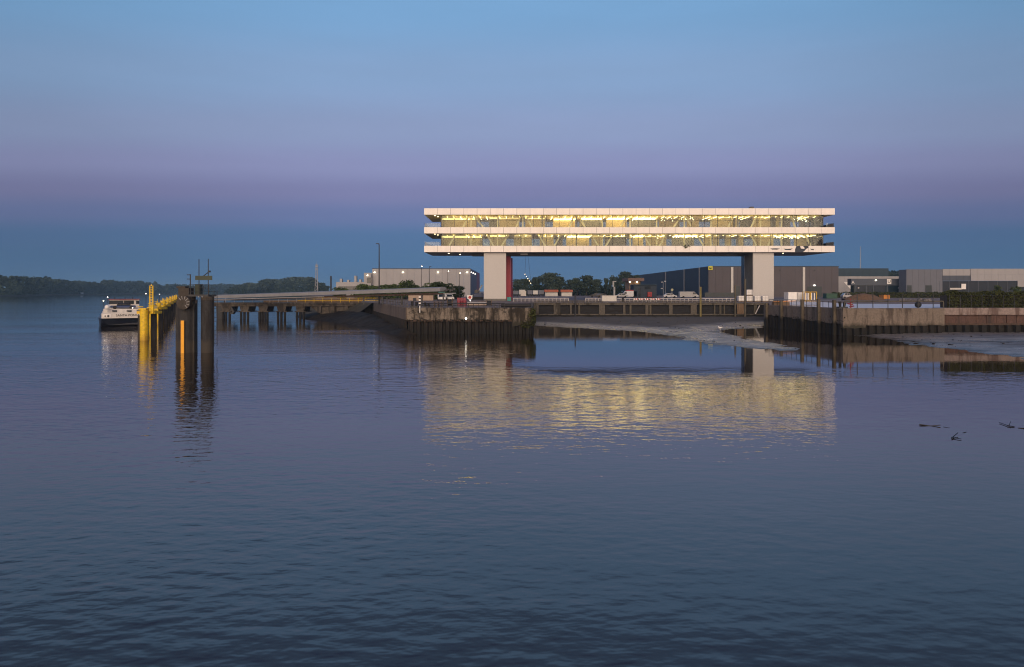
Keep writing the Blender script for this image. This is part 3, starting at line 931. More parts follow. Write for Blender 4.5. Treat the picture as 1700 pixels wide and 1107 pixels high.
# luminaires running into the depth of the ceiling
rng = random.Random(21)
LS = {L_: MB().box(-.035, .035, 0, L_, -.06, 0).mesh('ceiling_light', M['led']) for L_ in (.5, 1.4, 3.5, 7.0)}
for z1, seed, longs in ((B4 - .26, 3, (2, 3, 8, 13, 16, 18, 19, 22, 24, 28, 30, 46)), (B2 - .26, 5, (3, 4, 5, 22, 24, 26, 30, 33, 37))):
    i = 0
    x = X_(742, GY)
    while x < GR - 1:
        L_ = 7.0 if i in longs else rng.choice((.5, 1.4, 3.5, 3.5, 7.0))
        if rng.random() > .06 or i in longs:
            piece('ceiling_light', LS[L_], bld, (x, GY + .35, z1))
        x += 1.57; i += 1
# pendant lamps in the open areas
PB = MB().ball((0, 0, 0), .09, nu=8, nv=5).mesh('pendant_lamp', M['bulb'])
for (a, b, n_, z1) in ((1316, 1348, 22, B4), (1285, 1346, 22, B2), (1115, 1165, 26, B2), (1095, 1160, 20, B4), (1050, 1075, 14, B4), (1020, 1095, 26, B2), (1055, 1070, 6, B4)):
    for _ in range(n_):
        Y = GY + rng.uniform(1.5, 10)
        piece('pendant_lamp', PB, bld, (X_(rng.uniform(a, b), Y), Y, z1 - rng.uniform(.12, .75)))
# piers
pl0, pl1 = s_(803), s_(840)
MB().box(pl0, pl1, YF + .9, YF + 8, G - .4, B0 - .03).build('pier', M['pier'], bld)
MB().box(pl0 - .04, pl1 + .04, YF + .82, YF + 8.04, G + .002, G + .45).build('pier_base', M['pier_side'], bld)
pr0, pr1 = s_(1252.5), s_(1287)
MB().box(pr0, pr1, YF + .9, YF + 7, G - .4, B0 - .03).build('pier', M['pier'], bld)
MB().box(pr0 + .9, pr1 - .3, YF + 7.01, YF + 12, G - .4, B0 - .03).build('stair_core', M['core_glass'], bld)
MB().box(pr0 - .05, pr0 - .002, YF + 1.3, YF + 6.6, G, B0 - .03).build('pier_side_shade', M['pier_side'], bld)  # thin dark sheet, the shade on the pier's side put into its colour
MB().ball((X_(1236, YF + 8) , YF + 7.6, zz(463)), .16).build('wall_light', M['white_bulb'], bld)
# red lift shaft behind the left pier
MB().box(X_(838, YF + 9), X_(848, YF + 9), YF + 8.2, YF + 11, G, B0 - .03).build('lift_shaft', M['red'], bld)
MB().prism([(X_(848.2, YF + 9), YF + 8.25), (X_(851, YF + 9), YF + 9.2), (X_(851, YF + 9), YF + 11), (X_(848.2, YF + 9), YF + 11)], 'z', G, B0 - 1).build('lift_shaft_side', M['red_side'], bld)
# roof plant
MB().box(s_(1253), s_(1259), YF + 3, YF + 4, B5, B5 + .75).build('roof_unit', M['alu'], bld)
MB().box(s_(817), s_(822), YF + 3, YF + 4, B5, B5 + .3).build('roof_unit', M['alu'], bld)
solo('terrace_plant', 'small spiky dark plant poking over the lowest white band of the building', 'plant',
     lobed([(s_(1140), YF - .05, zz(408.5), .9, .2, .3), (s_(1138), YF - .1, zz(410), .25, .15, .3)], 60, .13, rng), M['hedge'])
# slung string of lamps between the piers
hs = thing('lamp_string', 'tilted string of warm lamps hanging on two cables under the building', 'lamp string', at(875, 455, 166))
MB().box(X_(864, 166), X_(876, 166), 165.6, 166.4, B0 - .45, B0 - .06).build('hanger', M['offwhite'], hs)
MB().tube(at(873, 419.5, 166), at(871.5, 455, 166), .025, k=5).build('cable', M['dark_steel'], hs)
MB().tube(at(876, 419.5, 166), at(881.5, 470, 166), .025, k=5).build('cable', M['dark_steel'], hs)
MB().tube(at(871, 454, 166), at(882, 471, 166), .07, k=6).build('rail', M['dark_steel'], hs)
for i in range(5):
    p = at(871.5 + 2.4 * i, 455 + 3.75 * i, 165.9)
    MB().ball(p, .085, nu=8, nv=5).build('bulb', M['string_bulb'], hs)

# ------------------------------------------------------------------ dolphins at the jetty head
def dolphin(px0, px1, Y, ztop, label, skirt):
    xa, xb = X_(px0, Y), X_(px1, Y); xc = (xa + xb) / 2; r = (xb - xa) / 2
    t = thing('mooring_dolphin', label, 'dolphin', (xc, Y + r, 0), 'heavy dark dolphins')
    mb = MB()
    for k in range(14):
        pass
    mb.tube((xc, Y + r, -1), (xc, Y + r, ztop), r, r, 20)
    mb.build('shaft', M['dolphin'], t, bevel=.03)
    if skirt:
        MB().box(xa - .08, xa + .45, Y + .35, Y + 1.1, .9, ztop - .5).build('fender_beam', M['dolphin'], t)
        MB().box(xb - .55, xb + .1, Y + .45, Y + 1.1, -.5, ztop - .3).build('fender_beam', M['dolphin'], t)
    MB().tube((xc, Y + r, ztop + .002), (xc, Y + r, ztop + .35), r * 1.04, r * 1.04, 20).build('cap', M['dolphin_cap'], t)
    return t, xc, r


def zd(py, Y): return H - (py - HZ) / F * Y
DY = 61.8
ZT = 6.15
D1, xc1, r1 = dolphin(290, 317, DY, ZT, 'broad dark dolphin with a round fender drum and an orange gauge strip', True)
MB().tube((xc1 + .2, DY - .35, 5.95), (xc1 + .2, DY + .15, 5.95), .62, .62, 20).build('fender_drum', M['dolphin_cap'], D1)
for k in range(7):
    a = R(-40 + 30 * k)
    c = Vector((xc1 + .2, DY - .38, 5.95))
    MB().bar(c + Vector((.30 * math.sin(a), 0, .30 * math.cos(a))), c + Vector((.60 * math.sin(a), 0, .60 * math.cos(a))), .04, .05).build('drum_strap', M['galv'], D1)
MB().box(xc1 - .5, xc1 + .45, DY + .2, DY + 1.2, ZT + .352, zd(478, DY)).build('winch_block', M['dolphin_cap'], D1)
MB().box(xc1 - .7, xc1 + .1, DY + .25, DY + 1.0, zd(478, DY) + .002, zd(475, DY)).build('top_plate', M['dolphin_cap'], D1)
g0 = at(300.5, 532, DY - .14); g1 = at(305.8, 587, DY - .14)
MB().box(g0.x, g1.x, DY - .17, DY - .10, .4, g0.z).build('gauge_strip', M['gauge'], D1)
for k, zb in enumerate((2.3, 3.4, 4.5)):
    MB().tube((xc1, DY + r1, zb), (xc1, DY + r1, zb + .07), r1 * 1.025, r1 * 1.025, 20).build('hoop', M['dolphin'], D1)
mb = MB(); xg = X_(313.6, DY)
mb.tube((xg, DY + .3, ZT + .3), (xg, DY + .3, zd(455, DY)), .05)
mb.bar((X_(308, DY), DY + .3, zd(456, DY)), (xg, DY + .3, zd(456, DY)), .07, .07)
mb.bar((X_(308, DY), DY + .3, zd(463, DY)), (xg, DY + .3, zd(463, DY)), .07, .07)
mb.build('davit', M['dark_steel'], D1)
D2, xc2, r2 = dolphin(330, 350, DY, ZT, 'slimmer dark dolphin beside the drum dolphin, with a ladder on its side', False)
for k, zb in enumerate((2.9, 5.2)):
    MB().tube((xc2, DY + r2, zb), (xc2, DY + r2, zb + .06), r2 * 1.03, r2 * 1.03, 20).build('hoop', M['dolphin'], D2)
xl_ = xc2 + r2 + .12
mb = MB()
for dx in (-.14, .14):
    mb.tube((xl_ + dx + .1, DY + .5, WL + .6), (xl_ + dx + .1, DY + .5, ZT + .9), .03, k=6)
mb.build('ladder_rail', M['dark_steel'], D2)
for k in range(13):
    z = WL + .8 + .4 * k
    if z < ZT + .8: MB().tube((xl_ - .04, DY + .5, z), (xl_ + .24, DY + .5, z), .02, k=5).build('rung', M['dark_steel'], D2)
D3, xc3, r3 = dolphin(318.5, 326, 68, 5.8, 'far slim dark dolphin standing behind and between the two big ones', False)
# platform with signal board across the pair
pf = thing('signal_platform', 'steel platform with railing, two masts and a dark signal board on the dolphins', 'platform', ((xc1 + xc2) / 2, DY + 1, ZT + .352))
xa, xb = X_(312, DY), X_(345, DY)
pz = ZT + .352 + .18
MB().box(xa, xb, DY + .1, DY + 1.8, ZT + .352, pz).build('deck', M['dark_steel'], pf)
for k, x in enumerate([xa + (xb - xa) * i / 4 for i in range(5)]):
    MB().tube((x, DY + .2, pz), (x, DY + .2, pz + .9), .025, k=6).build('rail_post', M['dark_steel'], pf)
for z in (.3, .6, .9):
    MB().tube((xa, DY + .2, pz + z), (xb, DY + .2, pz + z), .02, k=6).build('rail', M['dark_steel'], pf)
    MB().tube((xa, DY + 1.7, pz + z), (xb, DY + 1.7, pz + z), .02, k=6).build('rail', M['dark_steel'], pf)
MB().box(xa + .25, xa + .75, DY + .8, DY + 1.3, pz, pz + .95).build('cabinet', M['sign_back'], pf)
for px, top in ((326.3, 429.5), (341.8, 429)):
    MB().tube((X_(px, DY), DY + .5, pz), (X_(px, DY), DY + .5, zd(top, DY)), .045, .038).build('mast', M['dark_steel'], pf)
MB().box(X_(321, DY), X_(349, DY), DY + .36, DY + .44, zd(464.6, DY), zd(457.5, DY)).build('signal_board', M['sign_back'], pf)
mb = MB(); mb.tube(at(338, 458, DY + .5), at(347.5, 450.5, DY + .5), .04); mb.cbox(at(347.7, 452, DY + .5), .15, .25, .16)
mb.build('camera_arm', M['dark_steel'], pf)
for px in (330, 336):
    MB().ball(at(px, 492.5, DY), .07, nu=8, nv=5).build('lamp', M['galv'], pf)

# ------------------------------------------------------------------ yellow berthing dolphins and catwalk
ys_ = [77.4, 96, 114, 133, 153, 174, 195, 218]
def rowx(Y): return -41.7 - (Y - 77.4) * .4715
names = ['nearest yellow berthing dolphin, the one beside the tanker stern', 'second yellow berthing dolphin behind the nearest one', 'third yellow berthing dolphin from the tanker stern',
         'fourth yellow berthing dolphin along the receding row', 'fifth yellow berthing dolphin along the receding row', 'sixth yellow berthing dolphin along the receding row',
         'last but one yellow berthing dolphin, near the dark drum dolphin', 'farthest yellow berthing dolphin, just left of the dark drum dolphin']
for Y, nm in zip(ys_, names):
    x = rowx(Y)
    t = thing('berthing_dolphin', nm, 'dolphin', (x, Y, 0), 'yellow berthing dolphins in a receding row')
    MB().tube((x, Y, -.8), (x, Y, 4.85), .45, .45, 14).build('fender_pile', M['yellow'], t)
    MB().box(x - .38, x + .38, Y - .38, Y + .38, 4.852, 5.06).build('pile_head', M['yellow'], t, bevel=.04)
    MB().tube((x - .80, Y + .6, -.8), (x - .80, Y + .6, 4.2), .24, .24, 10).build('pile', M['dolphin'], t)
    MB().tube((x + .2, Y + 1.7, -.8), (x + .2, Y + 1.7, 4.5), .33, .33, 10).build('pile', M['dolphin'], t)
    MB().box(x - 1.15, x + .95, Y + .52, Y + 2.1, 4.40, 4.70).build('head_beam', M['yellow'], t)
    MB().tube((x + .8, Y + .3, 4.5), (x + .8, Y + .3, 5.38), .13, .17, 8).build('bollard', M['yellow'], t)
    for dz in (.25, .55):
        MB().tube((x - .9, Y + .35, 4.65 + dz), (x - .3, Y + .35, 4.65 + dz), .05, k=6).build('rail', M['yellow'], t)
cw = thing('catwalk', 'yellow catwalk linking the row of berthing dolphins', 'catwalk', (rowx(180), 180, 4.2))
for i in range(len(ys_) - 1):
    a = Vector((rowx(ys_[i]) + .1, ys_[i] + 2.15, 4.85)); b = Vector((rowx(ys_[i + 1]) + .1, ys_[i + 1] + .5, 4.85))
    MB().bar(a, b, .6, .2).build('deck', M['yellow'], cw)
    for dz in (.55, 1.0):
        MB().bar(a + Vector((.27, 0, dz)), b + Vector((.27, 0, dz)), .06, .07).build('rail', M['yellow'], cw)
    for k in range(6):
        p = a.lerp(b, k / 5) + Vector((.27, 0, .11))
        MB().tube(p, p + Vector((0, 0, .92)), .04, k=5).build('rail_post', M['yellow'], cw)
ym = thing('ladder_mast', 'tall yellow lattice ladder mast beside the tanker', 'mast', (X_(251.5, 83.2), 83.2, 0))
p = at(251.5, 505, 83.2)
xm = p.x
for dx in (-.23, .23):
    MB().tube((xm + dx, 83.2, -.5), (xm + dx * .8, 83.2, at(0, 474, 83.2).z), .075, k=6).build('mast_leg', M['yellow'], ym)
for k in range(20):
    z = 4.0 + .2 * k
    if z < at(0, 475, 83.2).z: MB().bar((xm - .22, 83.2, z), (xm + .22, 83.2, z), .08, .06).build('rung', M['yellow'], ym)
MB().tube((xm, 83.2, at(0, 474.5, 83.2).z), (xm, 83.2, at(0, 472, 83.2).z), .1, .05).build('mast_head', M['yellow'], ym)

# ------------------------------------------------------------------ tanker moored behind the dolphins
SY = 109.6
hd = Vector((-0.50, .866, 0)).normalized()       # along the ship, away from the viewer
sd = Vector((.866, .50, 0))                      # to its starboard, towards the right of the picture
so = Vector((X_(204, SY), SY, WL))
ship = thing('tanker_barge', 'inland tanker barge seen from its stern, navy hull with white deckhouse', 'ship', so)
def sp_(a, b, z): return so + hd * a + sd * (b * .93) + Vector((0, 0, z * .82))
def shipblock(a0, a1, b0, b1, z0, z1, name, m, par=None, bevel=0, rake=0.0):
    mb = MB()
    for z, q in ((z0, 0), (z1, 1)):
        for a, b in ((a0 - rake * q, b0), (a0 - rake * q, b1), (a1, b1), (a1, b0)):
            mb.v.append(tuple(sp_(a, b, z)))
    mb.f = [(0, 3, 2, 1), (4, 5, 6, 7), (0, 1, 5, 4), (1, 2, 6, 5), (2, 3, 7, 6), (3, 0, 4, 7)]
    return mb.build(name, m, par or ship, bevel=bevel)
mb = MB()
secs = [(0, 2.9, .25), (1.0, 3.3, -.3), (5, 3.5, -1), (80, 3.5, -1), (86, 2.2, -1)]
for a, w, zb in secs:
    for b, z in ((-w - .25, 1.55), (-w, zb + .4), (-w * .75, zb), (w * .75, zb), (w, zb + .4), (w + .25, 1.55)):
        mb.v.append(tuple(sp_(a - (.5 if z == 1.55 and a < 1 else 0), b, z)))
for i in range(len(secs) - 1):
    for j in range(5):
        o = i * 6; mb.f.append((o + j, o + j + 1, o + 7 + j, o + 6 + j))
    mb.f.append((i * 6 + 5, i * 6, i * 6 + 6, i * 6 + 11))
mb.f += [(5, 4, 3, 2, 1, 0), tuple(range(24, 30))]
mb.build('hull', M['hull'], ship)
shipblock(-.52, 84, -3.15, 3.15, 1.55, 2.5, 'bulwark', M['ship_white'])
shipblock(.8, 9, -2.9, 2.9, 2.51, 3.3, 'deckhouse', M['ship_white'])
wh = shipblock(4, 9, -2.0, 2.6, 3.31, 5.1, 'wheelhouse', M['ship_white'])
shipblock(3.6, 9.4, -2.2, 2.75, 5.102, 5.19, 'wheelhouse_roof', M['red_side'])
shipblock(3.93, 3.99, -2.1, .1, 4.2, 4.9, 'window', M['win_dark'], wh); shipblock(3.93, 3.99, .2, 1.75, 4.2, 4.9, 'window', M['win_dark'], wh)
shipblock(3.93, 3.99, 2.1, 2.6, 4.2, 4.85, 'window', M['win_dark'], wh)
for b in (-1.6, .6, 2.1):
    shipblock(.72, .79, b, b + .75, 2.7, 3.1, 'window', M['win_dark'])
shipblock(.70, .79, -.2, .1, 2.52, 3.2, 'pole', M['ship_white'])
# car carried on the after deck
car_s = thing('deck_car', 'dark blue car carried on the after deck of the tanker', 'car', sp_(2.5, -.4, 3.31))
shipblock(1.2, 3.2, -1.9, 2.0, 3.53, 3.95, 'body', M['blue_paint'], car_s, bevel=.08)
shipblock(1.4, 3.0, -.9, 1.2, 3.952, 4.4, 'cabin', M['car_black'], car_s, bevel=.1)
for a in (1.15, 3.25):
    for b in (-1.2, 1.3):
        c = sp_(a, b, 3.6)
        MB().tube(c - hd * .08, c + hd * .08, .28, .28, 10).build('wheel', M['black'], car_s)
mb = MB(); mb.ball(sp_(.2, -2.3, 3.7), .38, nu=14, nv=9); mb.tube(sp_(.2, -2.3, 3.2), sp_(.2, -2.3, 3.5), .12)
mb.build('radome', M['white'], ship, smooth=True)
MB().tube(sp_(.2, -2.3, 2.5), sp_(.2, -2.3, 3.25), .1).build('radome_post', M['ship_white'], ship)
mb = MB()
for k in range(9):
    mb.tube(sp_(-.3, -3.0 + .75 * k, 2.5), sp_(-.3, -3.0 + .75 * k, 2.95), .02, k=5)
mb.tube(sp_(-.3, -3.0, 2.95), sp_(-.3, 3.0, 2.95), .025, k=5)
mb.build('railing', M['ship_white'], ship)
# white plate with two dark fairleads at the stern quarter
shipblock(-.60, -.53, -2.9, -1.75, 1.72, 2.35, 'fairlead_plate', M['white'])
for b in (-2.6, -2.15):
    c = sp_(-.6, b, 2.0)
    MB().tube(c - hd * .04, c, .11 if b < -2.4 else .16, k=10).build('fairlead', M['ink'], ship)
for (a, b, z, m_) in ((4, -2.3, 5.6, 'white_bulb'), (1.0, 1.5, 3.5, 'white_bulb'), (3, -2.9, 4.9, 'wall_bulb')):
    MB().ball(sp_(a, b, z), .07, nu=8, nv=5).build('deck_lamp', M[m_], ship)
    MB().tube(sp_(a, b, z - 1.2), sp_(a, b, z - .1), .03, k=5).build('lamp_post', M['dark_steel'], ship)
for k, b in enumerate((-1.2, .4, 1.6)):
    MB().tube(sp_(6, b, 5.19), sp_(6, b, 5.6), .05).build('aerial', M['dark_steel'], ship)
def text(body, size, m, parent, loc, rotz, name='lettering', extr=.01):
    c = bpy.data.curves.new(name, 'FONT'); c.body = body; c.size = size; c.extrude = extr; c.align_x = 'CENTER'; c.align_y = 'CENTER'
    tmp = bpy.data.objects.new('tmp', c); COL.objects.link(tmp)
    me = bpy.data.meshes.new_from_object(tmp.evaluated_get(bpy.context.evaluated_depsgraph_get()))
    bpy.data.objects.remove(tmp); me.materials.clear(); me.materials.append(m)
    o = bpy.data.objects.new(name, me); COL.objects.link(o); o.parent = parent
    o.location = Vector(loc) - ORG[parent.name]; o.rotation_euler = (R(90), 0, rotz)
    return o
text('SANTA PONSA', .50, M['ink'], ship, sp_(-.56, .75, 2.08), math.atan2(sd.y, sd.x))

# lamp posts on the tanker's far deck
for px, top in ((242.5, 487.5), (265, 488.5)):
    t = thing('deck_light', 'thin deck light pole of the tanker %s the yellow ladder mast' % ('left of' if px < 250 else 'right of'), 'lamp', (X_(px, 120), 120, 3.2))
    MB().tube((X_(px, 120), 120, 3.2), (X_(px, 120), 120, at(0, top + 1, 120).z), .04).build('pole', M['dark_steel'], t)
    MB().ball(at(px, top, 120), .06, nu=8, nv=5).build('lamp', M['white_bulb'], t)

# ------------------------------------------------------------------ jetty and gallery
jt = thing('jetty', 'concrete jetty on pile bents running out from the bank to the dolphins', 'jetty', (-43, 138, 0))
JY0, JY1 = 136.0, 140.0
jx = [-59.7 + 3.72 * i for i in range(10)]
for i in range(9):
    MB().box(jx[i] + .01, jx[i + 1] - .01, JY0, JY1, 3.95, 4.36).build('deck_slab', M['jetty'], jt)
    MB().box(jx[i] + .01, jx[i + 1] - .01, JY0 - .12, JY0 + .12, 4.362, 4.74).build('edge_beam', M['jetty'], jt)
for i, px in enumerate((375, 405.5, 436.5, 467, 498.5)):
    x = X_(px, JY0)
    b = MB().prism([(x - .95, 3.94), (x + .95, 3.94), (x + .72, 3.0), (x - .72, 3.0)], 'y', JY0 + .1, JY1 - .1).build('pile_cap', M['jetty'], jt)
    MB().box(x - 1.1, x + 1.1, JY0, JY1, 2.8, 2.998).build('cap_beam', M['jetty'], jt)
    for dx in ((-.75, -.1, .6) if i != 2 else (-.8, -.3, .2, .75)):
        for yy in (JY0 + .4,):
            MB().tube((x + dx, yy, -1), (x + dx, yy, 2.8), .25, k=10).build('pile', M['jetty_pile'], jt)
x = X_(375, JY0)
MB().prism([(x - 2.0, 4.0), (x - .8, 4.0), (x - .6, .2), (x - 1.9, .2)], 'y', JY0 + .2, JY0 + 1.2).build('fender_frame', M['dark_steel'], jt)
MB().prism([(x + .8, 4.0), (x + 1.0, 4.0), (x + 1.6, 2.9), (x + 1.3, 2.4), (x + .7, 2.4)], 'y', JY0 + .2, JY0 + 1.2).build('fender_frame', M['dark_steel'], jt)
for k in range(17):
    x = jx[0] + .9 + 1.76 * k
    MB().tube((x, JY0, 4.70), (x, JY0, 5.6), .035, k=5).build('rail_post', M['yellow'] if k > 9 else M['galv'], jt)
for z in (5.15, 5.6):
    MB().tube((jx[0], JY0, z), (jx[0] + 17, JY0, z), .03, k=5).build('rail', M['galv'], jt)
    MB().tube((jx[0] + 17, JY0, z), (jx[-1], JY0, z), .045, k=5).build('rail', M['yellow'], jt)
MB().bar((-50, 137.5, 4.9), (-29, 136.5, 5.3), .3, .4).build('pipe_tray', M['timber'], jt)
MB().box(-44, -30, JY0 + .3, JY0 + .42, 4.75, 5.25).build('kick_board', M['timber'], jt)
# concrete abutment where the jetty meets the bank
ab = thing('abutment', 'brown concrete abutment at the landward end of the jetty', 'abutment', (-35, 137, 0))
MB().prism([(-40.3, 3.9), (-27.5, 3.9), (-26.5, 1.2), (-35, 1.2), (-38.5, 2.6)], 'y', 136.3, 139.5).build('wall', M['jetty'], ab)
for k in range(4):
    MB().box(-38.8 + 2.7 * k, -38.0 + 2.7 * k, 135.8, 136.29, 2.7, 3.93).build('buttress', M['jetty'], ab)

ga = thing('pipe_gallery', 'long pale grey covered pipe gallery sloping from the quay out to the dolphins', 'gallery', (-35, 122, 4))
a0, b0 = Vector((-61.6, 140, 5.79)), Vector((X_(736, 107), 107, 7.28))
n = 14
dg_ = (b0 - a0) / n
for i in range(n):
    p, q_ = a0 + dg_ * i, a0 + dg_ * (i + 1)
    e = dg_.normalized() * .015
    m_ = MB()
    u = Vector((-dg_.y, dg_.x, 0)).normalized()
    for pt in (p + e, q_ - e):
        for o_, z in ((-.8, -.32), (-.8, .22), (-.35, .36), (.35, .36), (.8, .22), (.8, -.32)):
            m_.v.append(tuple(pt + u * o_ + Vector((0, 0, z))))
    m_.f = [tuple(range(5, -1, -1)), tuple(range(6, 12))] + [(j, (j + 1) % 6, 6 + (j + 1) % 6, 6 + j) for j in range(6)]
    m_.build('cover_segment', M['gallery'], ga)
MB().bar(a0 + Vector((0, -.9, -.55)), b0 + Vector((2.0, -.9, -.62)), .22, .14).build('pipe', M['galv'], ga)
MB().bar(a0 + Vector((0, .2, -.66)), b0 + Vector((0, .2, -.66)), .9, .3).build('pipe', M['beam'], ga)
for i in range(1, n + 1):
    p = a0 + dg_ * i
    zb_ = G if p.x > -27 else (4.37 if 136.2 < p.y < 139.8 else 0)
    if zb_ == 0: continue
    MB().box(p.x - .1, p.x + .1, p.y - .1, p.y + .1, zb_, p.z - .78).build('leg', M['dark_steel'], ga)
for k in range(6):
    c = b0 + Vector((.25 + .3 * k, -.2, -.35 + .1 * (k % 3)))
    MB().cbox(c, .26, .7, .22 + .12 * (k % 2)).build('valve', M['dark_steel'], ga)

# ------------------------------------------------------------------ lamp posts and masts
def lamp_post(px, pytop, Y, label, lit=True, arm=0.0, r=.09, z0=G):
    p = at(px, pytop, Y)
    t = thing('street_lamp', label, 'street lamp', (p.x, Y, z0), 'slim lamp posts along the quay road')
    MB().tube((p.x, Y, z0), (p.x, Y, p.z), r, r * .6, 8).build('pole', M['dark_steel'], t)
    e = Vector((p.x + arm, Y, p.z + .12))
    MB().tube((p.x, Y, p.z - .05), e, .05, k=6).build('arm', M['dark_steel'], t)
    MB().cbox(e - Vector((0, 0, .06)), .55, .25, .12).build('head', M['dark_steel'], t)
    if lit: MB().ball(e - Vector((0, .12, .13)), .13, nu=8, nv=5).build('bulb', M['wall_bulb'], t)
    return t
lamp_post(629.5, 405.5, 117, 'tallest dark street lamp, on the quay edge before the pale warehouse', False, -.25, .13)
lamp_post(699.5, 442, 190, 'lit lamp post left of its unlit neighbour, before the pale warehouse', True, .15)
lamp_post(713, 443, 190, 'unlit lamp post close beside a lit one before the pale warehouse', False, .25)
lamp_post(743.5, 450, 205, 'lower lit lamp post over the right end of the bushes', True, .2)
lamp_post(762.5, 453, 180, 'lit lamp post standing just right of the bushes', True, .25)

def lattice(px, pytop, Y, w, label):
    p = at(px, pytop, Y)
    t = thing('lattice_mast', label, 'mast', (p.x, Y, G))
    zt_ = p.z
    for dx, dy in ((-1, -1), (1, -1), (0, 1)):
        MB().tube((p.x + dx * w, Y + dy * w, G), (p.x + dx * w * .35, Y + dy * w * .35, zt_), .16, k=5).build('leg', M['galv'], t)
    nb = 9
    for k in range(nb):
        z0, z1 = G + (zt_ - G) * k / nb, G + (zt_ - G) * (k + 1) / nb
        f0, f1 = 1 - .65 * k / nb, 1 - .65 * (k + 1) / nb
        sg = 1 if k % 2 else -1
        MB().tube((p.x - sg * w * f0, Y - w * f0, z0), (p.x + sg * w * f1, Y - w * f1, z1), .1, k=4).build('brace', M['galv'], t)
    for z in (.84, .92, .97):
        MB().cbox((p.x, Y, G + (zt_ - G) * z), w * 1.5, w * 1.5, .5).build('antenna_cluster', M['galv'], t)
    MB().tube((p.x, Y, zt_ - .5), (p.x, Y, zt_ + 2), .1).build('spike', M['galv'], t)
lattice(526, 439, 430, 1.0, 'grey lattice radio mast behind the jetty')
solo('chimney_pole', 'short dark pole right of the lattice mast', 'pole', MB().tube((X_(549.5, 400), 400, G), (X_(549.5, 400), 400, at(0, 458, 400).z), .5), M['dark_steel'])
solo('radio_pole', 'very thin tall pole rising behind the navy warehouse block', 'pole', MB().tube((X_(1428, 380), 380, G), (X_(1428, 380), 380, at(0, 409, 380).z), .32, .12), M['galv'])

# ------------------------------------------------------------------ warehouses
def zat(py, Y): return H - (py - HZ) / F * Y
YW = 280.0
w = thing('warehouse', 'pale warehouse with a row of lit wall lamps, left of the raised building', 'building', (-37, YW, G))
x0, x1 = X_(618, YW), X_(781, YW)
zt = zat(445.5, YW)
nseg = 14
for i in range(nseg):
    a = x0 + (x1 - x0) * i / nseg; b = x0 + (x1 - x0) * (i + 1) / nseg
    MB().box(a + .02, b - .02, YW, YW + .2, G, zt).build('wall_panel', M['pale_clad'], w)
for i in range(8):
    a = YW + .25 + 10 * i
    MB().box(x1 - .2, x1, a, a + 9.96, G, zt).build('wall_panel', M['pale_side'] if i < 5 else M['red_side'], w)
MB().box(x0 + .1, x1 - .25, YW + .25, YW + 80, zt - .6, zt - .2).build('roof', M['grey_clad'], w)
MB().box(x0, x1, YW - .05, YW - .01, zt - .25, zt + .05).build('parapet_trim', M['grey_clad'], w)
MB().box(X_(606, YW), x0 - .05, YW - 2, YW + 14, G, zat(453, YW)).build('office_wing', M['pale_clad'], w)
MB().box(X_(609, YW - 2.1), X_(617, YW - 2.1), YW - 2.1, YW - 2.02, zat(470, YW), zat(460.5, YW)).build('window', M['win_dark'], w)
for px in (622, 669, 727, 775.5):
    c = at(px, 452, YW - .25)
    MB().cbox(c - Vector((0, .05, .1)), .5, .3, .25).build('wall_lamp', M['wall_bulb'], w)
MB().cbox(at(610, 457.5, YW - 2.3), .35, .2, .3).build('wall_lamp', M['wall_bulb'], w)
for k, yy in enumerate((284, 297, 313)):
    MB().cbox((x1 + .15, yy, zat(452, YW)), .3, .5, .3).build('wall_lamp', M['white_bulb'], w)
lb = thing('low_building', 'low white flat-roofed building beside the pale warehouse', 'building', (X_(585, 300), 300, G))
MB().box(X_(558, 300), X_(605, 300), 300, 318, G, zat(468, 300)).build('wall', M['pale_clad'], lb)
MB().box(X_(562, 300), X_(604, 300), 299.9, 299.98, zat(482, 300), zat(475, 300)).build('window', M['win_dark'], lb)
for px, hh in ((566, 1.5), (578, 1.0), (590, 2.8), (598, 1.2)):
    MB().box(X_(px, 303) - .5, X_(px, 303) + .5, 303, 305, zat(468, 300), zat(468, 300) + hh).build('roof_unit', M['galv'], lb)

YT = 268.0
w2 = thing('warehouse', 'long taupe warehouse with a side wall darkened for shade and a yellow sign at its corner', 'building', (X_(1280, YT), YT, G))
x0, x1 = X_(1176, YT), X_(1392, YT); zt = zat(442, YT)
n = 18
for i in range(n):
    a = x0 + (x1 - x0) * i / n; b = x0 + (x1 - x0) * (i + 1) / n
    MB().box(a + .02, b - .02, YT, YT + .2, G, zt).build('wall_panel', M['taupe'], w2)
for i in range(14):
    a = YT + .25 + 12.4 * i
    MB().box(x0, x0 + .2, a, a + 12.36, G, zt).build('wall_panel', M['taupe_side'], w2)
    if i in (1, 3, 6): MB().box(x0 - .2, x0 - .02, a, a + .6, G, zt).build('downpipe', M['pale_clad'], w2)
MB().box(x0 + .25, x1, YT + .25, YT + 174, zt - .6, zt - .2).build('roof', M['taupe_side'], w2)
MB().box(x0 - .05, x1 + .05, YT - .06, YT - .01, zt - .2, zt + .1).build('roof_trim', M['taupe_side'], w2)
for px in (1215, 1334):
    x = X_(px, YT)
    MB().box(x - .45, x + .45, YT - .35, YT - .02, G, zt - .3).build('downpipe', M['offwhite'], w2)
dr = [(1221, 1228, 475, 488), (1340, 1364, 475.5, 490)]
for a, b, t_, bt in dr:
    MB().box(X_(a, YT), X_(b, YT), YT - .12, YT - .02, G, zat(t_, YT)).build('door', M['door_dark'], w2)
MB().cbox(at(1352, 474.3, YT - .3), .6, .3, .35).build('wall_lamp', M['white_bulb'], w2)
for px in (1294.5, 1352.5):
    MB().cbox(at(px, 449, YT - .25), .5, .3, .3).build('camera_box', M['door_dark'], w2)
